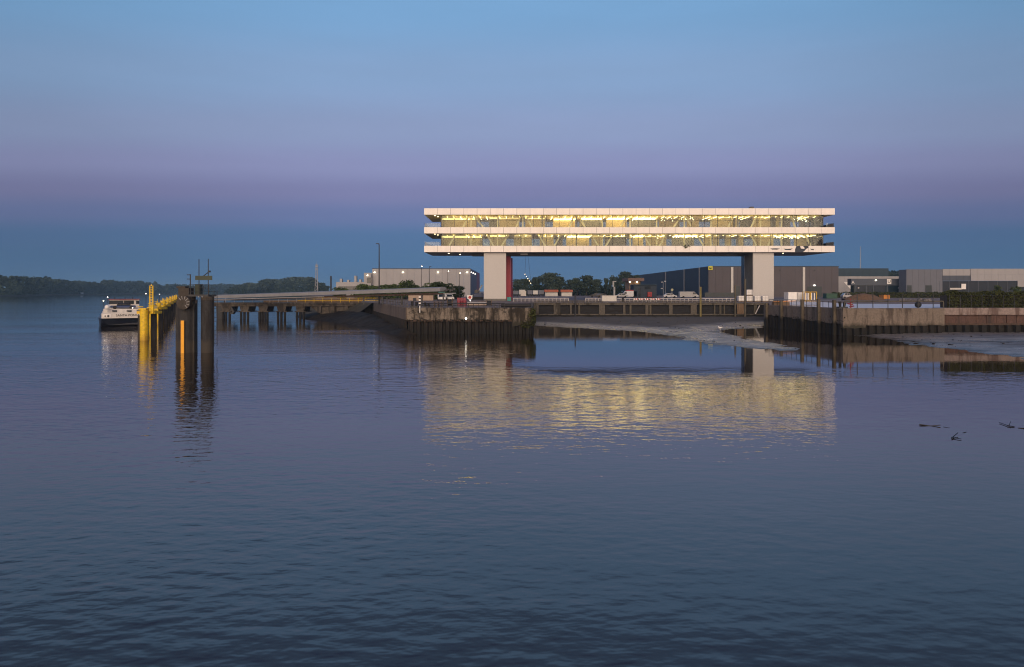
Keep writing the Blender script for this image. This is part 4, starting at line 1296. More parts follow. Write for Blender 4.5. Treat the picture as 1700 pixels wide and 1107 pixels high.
sg = MB().box(X_(1175.5, YT), X_(1182.5, YT), YT - .4, YT - .15, zat(448, YT), zat(441.5, YT)).build('sign', M['sign_yellow'], w2)
mb = MB()
for a, b, t_, bt in ((1177, 1178.4, 443.8, 446.5), (1177, 1180.6, 445.2, 446.5), (1179.2, 1180.6, 444, 446.5)):
    mb.box(X_(a, YT), X_(b, YT), YT - .43, YT - .405, zat(bt, YT), zat(t_, YT))
mb.build('sign_mark', M['ink'], sg)
MB().box(X_(1170, 255), X_(1222, 255), 255, 262, G, zat(485.5, 255)).build('loading_dock', M['door_dark'], w2)

YN = 300.0
w3 = thing('warehouse', 'navy block with a white lower storey behind the sign canopy', 'building', (X_(1440, YN), YN, G))
for i in range(8):
    a, b = 1391 + 10.5 * i, 1391 + 10.5 * (i + 1)
    MB().box(X_(a, YN) + .02, X_(b, YN) - .02, YN, YN + .2, zat(458.3, YN), zat(445.3, YN)).build('wall_panel', M['navy_clad'], w3)
for i in range(11):
    a, b = 1391 + 10.5 * i, 1391 + 10.5 * (i + 1)
    MB().box(X_(a, YN) + .02, X_(b, YN) - .02, YN - .3, YN - .1, G, zat(458.6, YN)).build('wall_panel', M['pale_clad'], w3)
MB().box(X_(1391, YN), X_(1475, YN), YN + .2, YN + 60, zat(446.5, YN), zat(446, YN)).build('roof', M['navy_clad'], w3)
MB().prism([(X_(1400, YN), zat(468, YN)), (X_(1416, YN), zat(468, YN)), (X_(1416, YN), zat(484, YN)), (X_(1411, YN), zat(480, YN))], 'y', YN - .45, YN - .32).build('bright_panel', M['white'], w3)
YC = 262.0
w4 = thing('canopy_building', 'low grey shop front with dark doors and two white signs on its fascia', 'building', (X_(1460, YC), YC, G))
MB().box(X_(1413, YC), X_(1504, YC), YC, YC + 3, zat(473.5, YC), zat(462.5, YC)).build('fascia', M['grey_clad'], w4)
MB().box(X_(1418, YC), X_(1504, YC), YC + .3, YC + 2.9, G, zat(473.6, YC)).build('wall', M['door_dark'], w4)
for px in (1420, 1438, 1449, 1473, 1501):
    MB().box(X_(px, YC), X_(px, YC) + .35, YC + .05, YC + .28, G, zat(473.6, YC)).build('door_frame', M['grey_clad'], w4)
for a, b in ((1422, 1437), (1440, 1448), (1450, 1472), (1475, 1500)):
    MB().box(X_(a, YC), X_(b, YC), YC + .2, YC + .28, G + .1, zat(474.2, YC)).build('door', M['win_dark'], w4)
sgn = MB().box(X_(1472, YC), X_(1479, YC), YC - .2, YC - .05, zat(471.5, YC), zat(463.2, YC)).build('sign', M['white'], w4)
text('U', 1.75, M['ink'], sgn, (X_(1475.5, YC), YC - .23, zat(467, YC)), 0)
sgn2 = MB().box(X_(1412.5, YC), X_(1418.5, YC), YC - .2, YC - .05, zat(473, YC), zat(464, YC)).build('sign', M['grey_clad'], w4)
text('A', 1.7, M['white'], sgn2, (X_(1415.5, YC), YC - .23, zat(468.8, YC)), 0)
for px, py in ((1454, 465.8), (1425, 478.5), (1492, 478.5)):
    MB().cbox(at(px, py, YC - .2), .5, .2, .3).build('wall_lamp', M['white'] if py > 470 else M['wall_bulb'], w4)
YB2 = 255.0
w5 = thing('concrete_building', 'grey concrete hall with pale upper panels and long dark glazing at the right', 'building', (X_(1600, YB2), YB2, G))
px = 1504.5
for i in range(6):
    a, b = 1504.5 + 10 * i, 1504.5 + 10 * (i + 1)
    MB().box(X_(a, YB2) + .02, X_(b, YB2) - .02, YB2, YB2 + .25, G, zat(447, YB2)).build('wall_panel', M['conc_clad'], w5)
for a, b, t_ in ((1505.5, 1513, 473.5), (1536, 1546.5, 473.5)):
    MB().box(X_(a, YB2), X_(b, YB2), YB2 - .1, YB2 - .02, G, zat(t_, YB2)).build('door', M['door_dark'], w5)
for i in range(18):
    a, b = 1564.6 + 11.4 * i, 1564.6 + 11.4 * (i + 1)
    if i < 4:
        MB().box(X_(a, YB2) + .02, X_(b, YB2) - .02, YB2 - .1, YB2 + .2, zat(457.3, YB2), zat(446.5, YB2)).build('wall_panel', M['pale_clad'], w5)
        MB().box(X_(a, YB2) + .02, X_(b, YB2) - .02, YB2 - .05, YB2 + .2, zat(466, YB2), zat(457.4, YB2)).build('wall_panel', M['grey_clad'], w5)
    else:
        MB().box(X_(a, YB2) + .02, X_(b, YB2) - .02, YB2 - .3, YB2 + .2, zat(456, YB2), zat(446, YB2)).build('wall_panel', M['pale_clad'], w5)
        MB().box(X_(a, YB2) + .02, X_(b, YB2) - .02, YB2 - .5, YB2 + .2, zat(466, YB2), zat(456.2, YB2)).build('wall_panel', M['pale_clad'], w5)
MB().box(X_(1504.5, YB2), X_(1770, YB2), YB2 + .3, YB2 + 5, zat(448, YB2), zat(447.4, YB2)).build('roof', M['grey_clad'], w5)
MB().box(X_(1504.5, YB2), X_(1504.5, YB2) + .2, YB2 + .3, YB2 + 5, G, zat(448.1, YB2)).build('side_wall', M['conc_clad'], w5)
for i in range(8):
    a, b = 1560 + 16 * i, 1560 + 16 * (i + 1)
    MB().box(X_(a, YB2) + .08, X_(b, YB2) - .08, YB2 + .05, YB2 + .15, G, zat(466.4, YB2)).build('window', M['win_dark'], w5)
    MB().box(X_(a, YB2) - .1, X_(a, YB2) + .07, YB2 - .02, YB2 + .2, G, zat(466.4, YB2)).build('mullion', M['grey_clad'], w5)
MB().box(X_(1688, YB2), X_(1770, YB2), YB2 - .4, YB2 + .2, zat(476, YB2), zat(466.1, YB2)).build('wall_panel', M['pale_clad'], w5)
MB().box(X_(1691, YB2), X_(1770, YB2), YB2 - .2, YB2 + .2, G, zat(476.1, YB2)).build('window', M['win_dark'], w5)
MB().box(X_(1595, YB2), X_(1602.5, YB2), YB2 - .35, YB2 - .1, zat(480, YB2), zat(471, YB2)).build('sign', M['white'], w5)
MB().box(X_(1576, YB2), X_(1595, YB2), YB2 - .35, YB2 - .1, zat(480.6, YB2), zat(477.8, YB2)).build('awning', M['offwhite'], w5)

# tan entrance building and kiosk
YE = 262.0
e_ = thing('gatehouse', 'tan gatehouse with lamps glowing under its overhanging brown roof', 'building', (X_(1053, YE), YE, G))
MB().box(X_(1045, YE), X_(1063, YE), YE, YE + 10, G, zat(467, YE)).build('wall', M['tan'], e_)
MB().box(X_(1040, YE), X_(1066, YE), YE - 4, YE + 11, zat(466.8, YE), zat(461.5, YE)).build('roof', M['roof_brown'], e_)
for px in (1045.5, 1057.5):
    MB().cbox(at(px, 468.6, YE - .5), .5, .4, .3).build('lamp', M['wall_bulb'], e_)
MB().box(X_(1049, YE - 1), X_(1053, YE - 1), YE - .1, YE - .02, G, zat(476, YE)).build('door', M['teal'], e_)
YK = 235.0
k_ = thing('kiosk', 'dark flat-roofed site office with a red box before its wall', 'cabin', (X_(1069, YK), YK, G))
MB().box(X_(1052, YK), X_(1090, YK), YK, YK + 7, G, zat(473.5, YK)).build('wall', M['taupe_side'], k_)
MB().box(X_(1051, YK), X_(1091, YK), YK - .3, YK + 7.3, zat(473.4, YK), zat(472, YK)).build('roof', M['navy_clad'], k_)
MB().box(X_(1070, YK), X_(1080, YK), YK - .06, YK - .01, zat(480, YK), zat(475, YK)).build('window', M['win_dark'], k_)
MB().box(X_(1060, YK), X_(1063.5, YK), YK - .06, YK - .01, G, zat(478, YK)).build('door', M['win_dark'], k_)
MB().box(X_(1074.5, YK), X_(1081.5, YK), YK - .8, YK - .1, G + .3, zat(484.5, YK)).build('red_box', M['red_paint'], k_)
# two orange-roofed sheds
for a, b, lab in ((904, 927, 'left one of the two low orange-roofed sheds before the trees'), (931, 951, 'right one of the two low orange-roofed sheds before the trees')):
    Y = 300
    t = thing('shed', lab, 'shed', (X_((a + b) / 2, Y), Y, G), 'orange-roofed sheds')
    MB().box(X_(a, Y) + .3, X_(b, Y) - .3, Y, Y + 5, G, zat(484.6, Y)).build('wall', M['offwhite'], t)
    MB().prism([(Y - .6, zat(484.6, Y)), (Y + 5.6, zat(484.6, Y)), (Y + 5, zat(480.6, Y)), (Y + .6, zat(481, Y))], 'x', X_(a, Y), X_(b, Y)).build('roof', M['roof_orange'], t)

# ------------------------------------------------------------------ vehicles (local: length along x, base at z = 0)
def vehicle(kind, paint, L, W_, Hh, label, cat, name, top=None, group=None):
    t = thing(name, label, cat, (0, 0, 0), group)
    gz_ = .32
    if kind == 'van':
        pr = [(-L / 2, gz_), (L / 2, gz_), (L / 2, Hh * .45), (L * .42, Hh * .52), (L * .30, Hh * .93), (L * .22, Hh), (-L / 2 + .1, Hh), (-L / 2, Hh * .92)]
        wins = [[(L * .395, Hh * .56), (L * .30, Hh * .88), (L * .18, Hh * .88), (L * .18, Hh * .56)]]
        ws = [(L * .425, Hh * .54), (L * .305, Hh * .91)]
    else:
        pr = [(-L / 2, gz_), (L / 2, gz_), (L / 2, Hh * .52), (L * .30, Hh * .62), (L * .12, Hh * .97), (0, Hh), (-L * .26, Hh * .97), (-L * .42, Hh * .66), (-L / 2, Hh * .6)]
        wins = [[(L * .24, Hh * .64), (L * .105, Hh * .92), (0, Hh * .94), (0, Hh * .64)], [(-.03 * L, Hh * .64), (-.03 * L, Hh * .94), (-L * .24, Hh * .91), (-L * .34, Hh * .66)]]
        ws = [(L * .305, Hh * .64), (L * .125, Hh * .95)]
    MB().prism(pr, 'y', -W_ / 2, W_ / 2).build('body', paint, t, bevel=.05)
    for wv in wins:
        for s in (-1, 1):
            MB().prism(wv, 'y', s * (W_ / 2 + .004) - .01, s * (W_ / 2 + .004) + .01).build('window', M['win_dark'], t)
    (xa, za), (xb, zb) = ws
    MB().quad((xa + .02, -W_ * .42, za), (xa + .02, W_ * .42, za), (xb + .02, W_ * .38, zb), (xb + .02, -W_ * .38, zb)).build('windscreen', M['win_dark'], t)
    for x in (-L * .31, L * .31):
        for s in (-1, 1):
            MB().tube((x, s * W_ / 2 - .1 * s, .33), (x, s * (W_ / 2 + .02), .33), .33, .33, 12).build('wheel', M['black'], t)
    for s in (-.36, .36):
        MB().cbox((L / 2 + .005, s * W_, Hh * .36), .04, .3, .14).build('headlight', M['offwhite'], t)
    if top:
        MB().box(-L / 2 + .2, L * .2, -W_ * .4, W_ * .4, Hh + .01, Hh + .35).build('roof_box', top, t)
    return t
def put(t, px, Y, rz):
    t.location = (X_(px, Y), Y, G); t.rotation_euler.z = rz; ORG[t.name] = Vector(t.location)
put(vehicle('van', M['offwhite'], 6.2, 2.0, 2.1, 'big cream panel van parked before the dark warehouse side wall', 'van', 'parked_van'), 1143, 225, 0)
put(vehicle('car', M['white'], 4.3, 1.75, 1.55, 'white car parked just left of the cream van', 'car', 'parked_car'), 1112, 224, 0)
put(vehicle('car', M['silver'], 2.9, 1.7, 1.75, 'small silver car by the dark hedge, below the letter sign', 'car', 'parked_car'), 1405, 205, 0)
put(vehicle('van', M['white'], 4.4, 1.8, 1.7, 'small white van with a teal roof box, facing the river', 'van', 'parked_van', M['teal']), 733, 163, R(-82))
put(vehicle('car', M['white'], 4.0, 1.7, 1.45, 'white car beside the teal-roofed van', 'car', 'parked_car'), 745, 166, R(-70))
put(vehicle('car', M['car_black'], 4.3, 1.75, 1.5, 'black car parked left of the tan gatehouse', 'car', 'parked_car'), 1001, 228, 0)
put(vehicle('car', M['silver'], 4.2, 1.75, 1.5, 'silver car between the black car and the gatehouse', 'car', 'parked_car'), 1031, 232, R(180))
put(vehicle('car', M['car_black'], 4.2, 1.75, 1.5, 'black car left of the white camera mast', 'car', 'parked_car'), 989, 245, R(170))
put(vehicle('van', M['white'], 5.2, 2.0, 2.3, 'white van with a red tail beside the gatehouse', 'van', 'parked_van', M['red_paint']), 1044, 236, R(180))
put(vehicle('car', M['blue_paint'], 4.2, 1.75, 1.5, 'blue car behind the left pier foot', 'car', 'parked_car'), 792, 190, R(0))
# trailers far behind
YTR = 285.0
for i, (a, b, h_) in enumerate(((852, 861, 484), (862, 872, 482.5), (876, 884, 483.2), (885, 893, 483.6), (894, 903, 483))):
    lab = ('leftmost pale box trailer by the red lift shaft', 'second pale box trailer from the red lift shaft', 'third pale box trailer from the red lift shaft', 'fourth pale box trailer from the red lift shaft', 'fifth pale box trailer, next to the orange roof')[i]
    t = thing('box_trailer', lab, 'trailer', (X_((a + b) / 2, YTR), YTR, G), 'pale box trailers parked in a row')
    MB().box(X_(a, YTR), X_(b, YTR), YTR, YTR + 9, G + .9, zat(h_, YTR) + .4).build('box', M['offwhite'] if i % 2 else M['conc_clad'], t)
    for x in (X_(a, YTR) + .4, X_(b, YTR) - .4):
        MB().tube((x - .15, YTR + .4, G + .5), (x + .15, YTR + .4, G + .5), .5, .5, 10).build('wheel', M['black'], t)

# excavator behind the left pier
ex = thing('excavator', 'dark blue excavator with a raised pale arm beside the left pier', 'excavator', (X_(793, 180), 180, G))
Yx = 180
MB().box(X_(785, Yx), X_(802, Yx), Yx - 1.1, Yx - .5, G, G + .7).build('track', M['black'], ex)
MB().box(X_(785, Yx), X_(802, Yx), Yx + .5, Yx + 1.1, G, G + .7).build('track', M['black'], ex)
MB().box(X_(787, Yx), X_(802, Yx), Yx - 1.2, Yx + 1.2, G + .75, G + 1.7).build('body', M['blue_paint'], ex, bevel=.08)
MB().box(X_(788, Yx), X_(794, Yx), Yx - 1.2, Yx, G + 1.702, G + 2.6).build('cab', M['car_black'], ex, bevel=.06)
MB().bar(at(799, 488, Yx), at(791, 481, Yx), .3, .35).build('boom', M['galv'], ex)
MB().bar(at(793.5, 484.5, Yx), at(800.5, 473, Yx), .28, .3).build('arm', M['offwhite'], ex)

# ------------------------------------------------------------------ things on the quays
def ibc(px, Y, zb_, s, lab):
    x = X_(px, Y)
    t = thing('tank_crate', lab, 'tank', (x, Y, zb_), 'white caged liquid tanks')
    MB().box(x - s / 2 + .05, x + s / 2 - .05, Y - s / 2 + .05, Y + s / 2 - .05, zb_ + .14, zb_ + s * .95).build('tank', M['white'], t, bevel=.06)
    MB().box(x - s / 2, x + s / 2, Y - s / 2, Y + s / 2, zb_, zb_ + .13).build('pallet', M['timber'], t)
    mb = MB()
    for k in range(5):
        xx_ = x - s / 2 + s * k / 4
        mb.tube((xx_, Y - s / 2, zb_ + .13), (xx_, Y - s / 2, zb_ + s), .018, k=4)
    for k in range(4):
        z = zb_ + .3 + (s - .3) * k / 3
        mb.tube((x - s / 2, Y - s / 2, z), (x + s / 2, Y - s / 2, z), .018, k=4)
    mb.build('cage', M['galv'], t)
for px, zb_, lab in ((1229.5, G, 'leftmost caged white tank at the foot of the right pier'), (1243, G, 'lower caged white tank of the stacked pair by the right pier'), (1243, G + 1.32, 'upper caged white tank of the stacked pair by the right pier'),
                     (1256, G, 'caged white tank right of the stacked pair'), (1269, G, 'rightmost caged white tank before the right pier')):
    ibc(px, 146, zb_, 1.3, lab)
def container(px0, px1, pyt, Y, m, lab, name='container', z0=G, ribs=True):
    a, b = X_(px0, Y), X_(px1, Y); zt_ = zat(pyt, Y)
    t = thing(name, lab, 'container', ((a + b) / 2, Y, z0))
    MB().box(a, b, Y, Y + 2.4, z0 + .1, zt_).build('body', m, t)
    if ribs:
        k = max(4, int((b - a) / .28))
        for i in range(k):
            x = a + (b - a) * (i + .5) / k
            MB().box(x - .05, x + .05, Y - .05, Y - .001, z0 + .15, zt_ - .1).build('rib', m, t)
    MB().box(a - .03, b + .03, Y - .07, Y + 2.45, zt_ + .002, zt_ + .1).build('top_rail', m, t)
    return t
container(1308.5, 1323.5, 485.5, 150, M['white'], 'white box container right of the right pier, left one of two')
container(1324.8, 1335, 486, 151, M['white'], 'white box container beside the yellow-framed cages')
container(678, 699, 490.7, 156, M['beige'], 'beige low site cabin with a dark doorway on the pier head', 'site_cabin')
container(701, 719, 491, 157, M['beige'], 'tan low site cabin right of the one with the doorway', 'site_cabin')
container(999.5, 1023.5, 491.3, 145, M['offwhite'], 'long cream concrete box on the quay before the gatehouse', 'concrete_box', ribs=False)
container(842, 848.5, 494, 151, M['teal'], 'teal bin at the foot of the left pier', 'waste_bin')
container(1467, 1477, 490, 190, M['orange_paint'], 'orange skip behind the brown soil heap', 'skip')
container(1372, 1390, 487.5, 200, M['green_tarp'], 'dark green container right of the yellow-framed cages', 'container')
container(864.5, 873.5, 483.5, 178, M['white'], 'white cabin on a post right of the red lift shaft', 'cabin', z0=G + .9, ribs=False)
solo('cabin_door', 'dark doorway panel leaning on the beige cabin', 'door panel', MB().box(X_(685, 155), X_(690, 155), 155.6, 155.8, G, zat(494.5, 155)), M['ink'])
# yellow framed cages
for i, (a, b) in enumerate(((1336.5, 1344.5), (1346, 1355.5))):
    Y = 148
    t = thing('stillage', ('left' if i == 0 else 'right') + ' yellow-framed cage with pale sheets inside, right of the white containers', 'cage', (X_((a + b) / 2, Y), Y, G), 'yellow-framed cages')
    xa, xb = X_(a, Y), X_(b, Y)
    for x in (xa, xb):
        for y in (Y, Y + 1.2):
            MB().box(x - .06, x + .06, y - .06, y + .06, G, zat(484.5, Y)).build('frame_post', M['yellow_frame'], t)
    for z in (G + .15, zat(484.5, Y)):
        MB().box(xa - .06, xb + .06, Y - .07, Y + 1.27, z - .06, z + .06).build('frame_deck', M['yellow_frame'], t)
    for k in range(3):
        x = xa + .12 + (xb - xa - .3) * k / 3
        MB().box(x, x + .25, Y + .2, Y + 1.0, G + .22, zat(486, Y)).build('sheet', M['white'] if k != 1 else M['blue_paint'], t)
# long pale barrier pipes along the quay
def rail_run(px0, px1, py, Y, lab, m, hgt=.0, posts_=12, two=True):
    a, b = at(px0, py, Y), at(px1, py, Y)
    t = thing('guard_rail', lab, 'railing', ((a.x + b.x) / 2, Y, G))
    MB().tube(a, b, .07, k=6).build('rail', m, t)
    if two: MB().tube((a.x, Y, (a.z + G) / 2), (b.x, Y, (a.z + G) / 2), .05, k=6).build('rail', m, t)
    for i in range(posts_ + 1):
        x = a.x + (b.x - a.x) * i / posts_
        MB().box(x - .04, x + .04, Y - .04, Y + .04, G, a.z).build('post', m, t)
rail_run(852, 944, 495, 146, 'pale guard rail left of the quay gap, by the red lift shaft', M['pale_rail'], posts_=14)
rail_run(972, 999, 495, 146, 'short pale guard rail just left of the cream concrete box', M['pale_rail'], posts_=5)
rail_run(1024, 1220, 495.5, 146, 'long pale guard rail from the cream concrete box to the right pier', M['pale_rail'], posts_=28)
rail_run(888, 1000, 499.5, 129.3, 'low brownish rail on top of the basin wall at its left', M['post'], posts_=18)
rail_run(1030, 1222, 499.5, 129.3, 'low brownish rail on top of the basin wall at its right', M['post'], posts_=30)
rail_run(700, 838, 503.5, 91.5, 'thin dark railing along the front of the pier head', M['dark_steel'], posts_=16)
rail_run(1402, 1566, 500, 87.2, 'pale top rail along the broad right quay', M['post'], posts_=1, two=False)
for i, px in enumerate((1423, 1449, 1474, 1498, 1524, 1549)):
    solo('fence_post', ('first', 'second', 'third', 'fourth', 'fifth', 'last')[i] + ' dark fence post on the broad right quay, counted from the anchor heap', 'post', MB().box(X_(px, 86.9) - .035, X_(px, 86.9) + .035, 86.86, 86.94, G + .1, zat(488, 86.9)), M['dark_steel'], group='dark fence posts on the right quay')
# railing along the slanting right quay edge
t = thing('guard_rail', 'pale rail with dark posts along the slanting edge of the right quay', 'railing', (40.9, 97, G))
pA, pB = Vector((40.1, 106.5, G)), Vector((42.0, 87.2, G))
MB().tube(pA + Vector((0, 0, 1.0)), pB + Vector((0, 0, 1.0)), .06, k=6).build('rail', M['galv'], t)
for i in range(15):
    p = pA.lerp(pB, i / 14)
    MB().tube(p, p + Vector((0, 0, 1.0)), .035, k=5).build('post', M['dark_steel'], t)
# left edge railing of the pier head
t = thing('guard_rail', 'pale railing along the left edge of the pier head', 'railing', (-20, 110, G))
pA, pB = Vector((-26, 130, G + .1)), Vector((-14.0, 91, G + .1))
for z in (.55, 1.05):
    MB().tube(pA + Vector((0, 0, z)), pB + Vector((0, 0, z)), .04, k=6).build('rail', M['post'], t)
for i in range(22):
    p = pA.lerp(pB, i / 21)
    MB().tube(p, p + Vector((0, 0, 1.05)), .04, k=5).build('post', M['post'], t)
# pale paved apron behind the right quay
sheet('apron', [(42.6, 87.0), (54.0, 87.0), (56.0, 88.6), (75, 118), (60, 123), (66, 150), (58, 150), (41.0, 107)], G + .006, M['plaza'])
# bollards, markers, signs
def bollard(px, py, Y, lab, s=1.0):
    p = at(px, py, Y); z = G + .12
    t = thing('bollard', lab, 'bollard', (p.x, Y, z), 'dark mooring bollards')
    MB().box(p.x - .55 * s, p.x + .55 * s, Y - .4 * s, Y + .4 * s, z - .1, z + .16 * s).build('base', M['dark_steel'], t)
    MB().tube((p.x - .25 * s, Y, z + .16 * s), (p.x - .3 * s, Y, z + .8 * s), .14 * s, .2 * s, 10).build('horn', M['black'], t)
    MB().tube((p.x + .25 * s, Y, z + .16 * s), (p.x + .32 * s, Y, z + .7 * s), .14 * s, .2 * s, 10).build('horn', M['black'], t)
bollard(688, 508, 90.6, 'large dark twin-horned bollard at the left corner of the pier head')
bollard(708.5, 508, 91, 'dark bollard right of the striped marker post', .8)
bollard(1398, 507, 87.4, 'dark bollard at the corner of the right quay')
t = thing('marker_post', 'black and white banded marker on a white post at the pier head edge', 'marker', (X_(697, 88.9), 88.9, G))
xm = X_(697, 88.85)
MB().tube((xm, 88.85, zat(519, 88.85)), (xm, 88.85, zat(507, 88.85)), .07, k=8).build('post', M['white'], t)
for k in range(6):
    z = zat(507, 88.85) + .2 * k
    MB().cbox((xm, 88.85, z + .002), .26, .26, .19).build('band', M['white'] if k % 2 else M['black'], t)
t = thing('sign', 'white and red shield-shaped sign on a thin post on the pier head', 'sign', (X_(780, 118), 118, G))
xs_ = X_(780, 118)
MB().tube((xs_, 118.05, G), (xs_, 118.05, zat(492, 118)), .04, k=6).build('post', M['galv'], t)
pl = MB().prism([(xs_ - .46, zat(490, 118)), (xs_ + .46, zat(490, 118)), (xs_ + .42, zat(495.5, 118)), (xs_, zat(498, 118)), (xs_ - .42, zat(495.5, 118))], 'y', 117.95, 118).build('plate', M['white'], t)
MB().tube((xs_, 117.93, zat(493.6, 118)), (xs_, 117.949, zat(493.6, 118)), .27, .27, 14).build('disc', M['red_paint'], pl)
MB().ball((xs_ + .1, 117.8, zat(498.8, 118)), .08, nu=8, nv=5).build('lamp', M['white_bulb'], t)
t = thing('barrier', 'red mesh barrier panels on the pier head right of the white car', 'barrier', (X_(766, 130), 130, G))
for k in range(3):
    a = X_(759 + 5 * k, 130)
    MB().box(a, a + .5, 130 + .1 * k, 130.06 + .1 * k, G + .2, G + 1.0).build('barrier_panel', M['red_side'], t)
for k in range(5):
    px = 1052 + 9.3 * k
    Y = 143
    t = thing('barrier', ('first', 'second', 'third', 'fourth', 'last')[k] + ' red and white road barrier from the left, before the site office', 'barrier', (X_(px, Y), Y, G), 'red and white road barriers')
    xa = X_(px, Y)
    for j in range(4):
        MB().box(xa + .22 * j, xa + .22 * j + .215, Y, Y + .08, G + .45, G + .75).build('band', M['red_paint'] if j % 2 else M['white'], t)
    for dx in (.08, .76):
        MB().box(xa + dx, xa + dx + .06, Y + .081, Y + .14, G, G + .75).build('leg', M['galv'], t)
solo('fender_tube', 'long black rubber tube lying at the right end of the pier head', 'fender', MB().tube((X_(832, 94), 94, G + .3), (X_(882, 94), 94, G + .3), .28, k=12), M['black'])
solo('black_cone', 'black round bollard right of the cream concrete box', 'bollard', MB().tube((X_(1034, 144), 144, G), (X_(1034, 144), 144, zat(493, 144)), .32, .2, 10), M['black'])
# loose gear on the pier head
def reel(px, Y, r, lab):
    x = X_(px, Y)
    t = thing('cable_reel', lab, 'cable reel', (x, Y, G))
    for dx in (-.35, .35):
        MB().tube((x + dx - .04, Y, G + r), (x + dx + .04, Y, G + r), r, r, 18).build('flange', M['timber'], t)
    MB().tube((x - .31, Y, G + r), (x + .31, Y, G + r), r * .62, r * .62, 14).build('cable_coil', M['black'], t)
reel(747, 97, .62, 'wooden cable reel standing near the middle of the pier head')
reel(812, 104, .5, 'smaller wooden cable reel before the left pier')
def pallets(px, Y, n, lab):
    x = X_(px, Y)
    t = thing('pallet_stack', lab, 'pallets', (x, Y, G))
    for k in range(n):
        z = G + .15 * k
        mb = MB()
        for j in range(5): mb.box(x - .6, x + .6, Y - .5 + .22 * j, Y - .38 + .22 * j, z + .115, z + .14)
        for dx in (-.55, 0, .45): mb.box(x + dx, x + dx + .1, Y - .5, Y + .5, z + .01, z + .114)
        mb.build('pallet', M['timber'], t)
pallets(727, 99, 5, 'stack of wooden pallets left of the larger cable reel')
pallets(800, 112, 4, 'low stack of wooden pallets behind the smaller cable reel')
for k, (px, Y) in enumerate(((762, 101), (766.5, 101.4), (771.5, 101))):
    x = X_(px, Y)
    t = thing('oil_drum', ('left', 'middle', 'right')[k] + ' drum of the three rust-red drums on the pier head', 'drum', (x, Y, G), 'rust-red drums')
    MB().tube((x, Y, G), (x, Y, G + .88), .29, .29, 14).build('body', M['red_side'], t)
    for z in (.29, .58): MB().tube((x, Y, G + z), (x, Y, G + z + .03), .305, .305, 14).build('hoop', M['beam'], t)
t = thing('pipe_stack', 'stack of long grey pipes lying on the pier head before the white sign', 'pipes', (X_(790, 106), 106, G))
for k, (dy, dz) in enumerate(((0, .15), (.32, .15), (.64, .15), (.16, .43), (.48, .43))):
    MB().tube((X_(776, 106), 106 + dy, G + dz), (X_(808, 106), 106 + dy, G + dz), .15, k=10).build('pipe', M['galv'] if k % 2 else M['beige'], t)
# rusty anchor chain heap and boards
t = thing('anchor', 'red-brown anchor and chain heap on the corner of the right quay', 'anchor', (X_(1413, 87.5), 87.5, G + .12))
xa = X_(1413, 87.3)
for k in range(9):
    a = rng.uniform(0, 6.28); r_ = rng.uniform(.1, .5); z = G + .16 + .09 * k
    MB().tube((xa + r_ * math.cos(a), 87.5 + .2 * math.sin(a), z), (xa - .4 * math.cos(a * 1.7), 87.5 - .2 * math.sin(a), z + .12), .07, k=6).build('link', M['red_side'] if k % 3 else M['beige'], t)
MB().tube((xa, 87.5, G + .12), (xa, 87.5, G + 1.3), .06).build('shank', M['red_side'], t)
for k in range(6):
    a = X_(1284 + 5 * k, 104)
    solo('board', ('first', 'second', 'third', 'fourth', 'fifth', 'last')[k] + ' orange-brown board from the left in the pile on the right quay', 'board', MB().box(a, a + rng.uniform(1.1, 1.9), 104 + .2 * k, 104.18 + .2 * k, G + .62 + .02 * k, G + .70 + .02 * k), M['orange_paint'], group='orange boards on trestles')
solo('trestle', 'dark trestle block under the orange boards', 'trestle', MB().box(X_(1284, 104.5), X_(1310, 104.5), 104.3, 105.2, G, G + .61), M['timber'])
# soil heap
mb = MB(); hx, hy = X_(1438, 172), 172
nx, ny = 34, 14
for j in range(ny):
    for i in range(nx):
        u, v = i / (nx - 1) * 2 - 1, j / (ny - 1) * 2 - 1
        x, y = hx + u * 5.8, hy + v * 3.4
        z = max(0, 1 - (abs(u + .12) ** 1.5 + v * v)) * 1.75 + .22 * mnoise.noise((x * .9, y * .9, 2)) * (1 - u * u) * (1 - v * v)
        mb.v.append((x, y, G - .01 + max(0, z)))
mb.f = [(j * nx + i, j * nx + i + 1, (j + 1) * nx + i + 1, (j + 1) * nx + i) for j in range(ny - 1) for i in range(nx - 1)]
solo('soil_heap', 'brown heap of soil behind the right quay', 'soil heap', mb, M['soil'])
# site tower lights / white camera mast, utility mast, globe sign
t = thing('camera_mast', 'white hooked camera mast rising before the dark trees', 'mast', (X_(1020, 215), 215, G))
xx_ = X_(1020, 215)
MB().box(xx_ - .25, xx_ + .25, 215, 215.5, G, zat(476, 215)).build('column', M['offwhite'], t)
MB().box(xx_ - .55, xx_ - .1, 215, 215.5, zat(476, 215), zat(468, 215)).build('neck', M['offwhite'], t)
MB().box(xx_ - .55, xx_ + .55, 214.9, 215.5, zat(468, 215) + .002, zat(466.5, 215)).build('hood', M['offwhite'], t)
t = thing('floodlight_mast', 'mast with pale floodlight heads before the dark warehouse side wall', 'mast', (X_(1101, 215), 215, G))
xx_ = X_(1101, 215)
MB().tube((xx_, 215, G), (xx_, 215, zat(468, 215)), .1).build('pole', M['galv'], t)
for px, py in ((1099, 469), (1104, 467.5), (1098.5, 479.5)):
    MB().cbox(at(px, py, 214.8), .6, .3, .3).build('floodlight', M['offwhite'], t)
t = thing('globe_sign', 'round pale yellow sign on a short pole behind the parked cars', 'sign', (X_(1115.5, 222), 222, G))
xx_ = X_(1115.5, 222)
MB().tube((xx_, 222, G), (xx_, 222, zat(483, 222)), .09).build('pole', M['offwhite'], t)
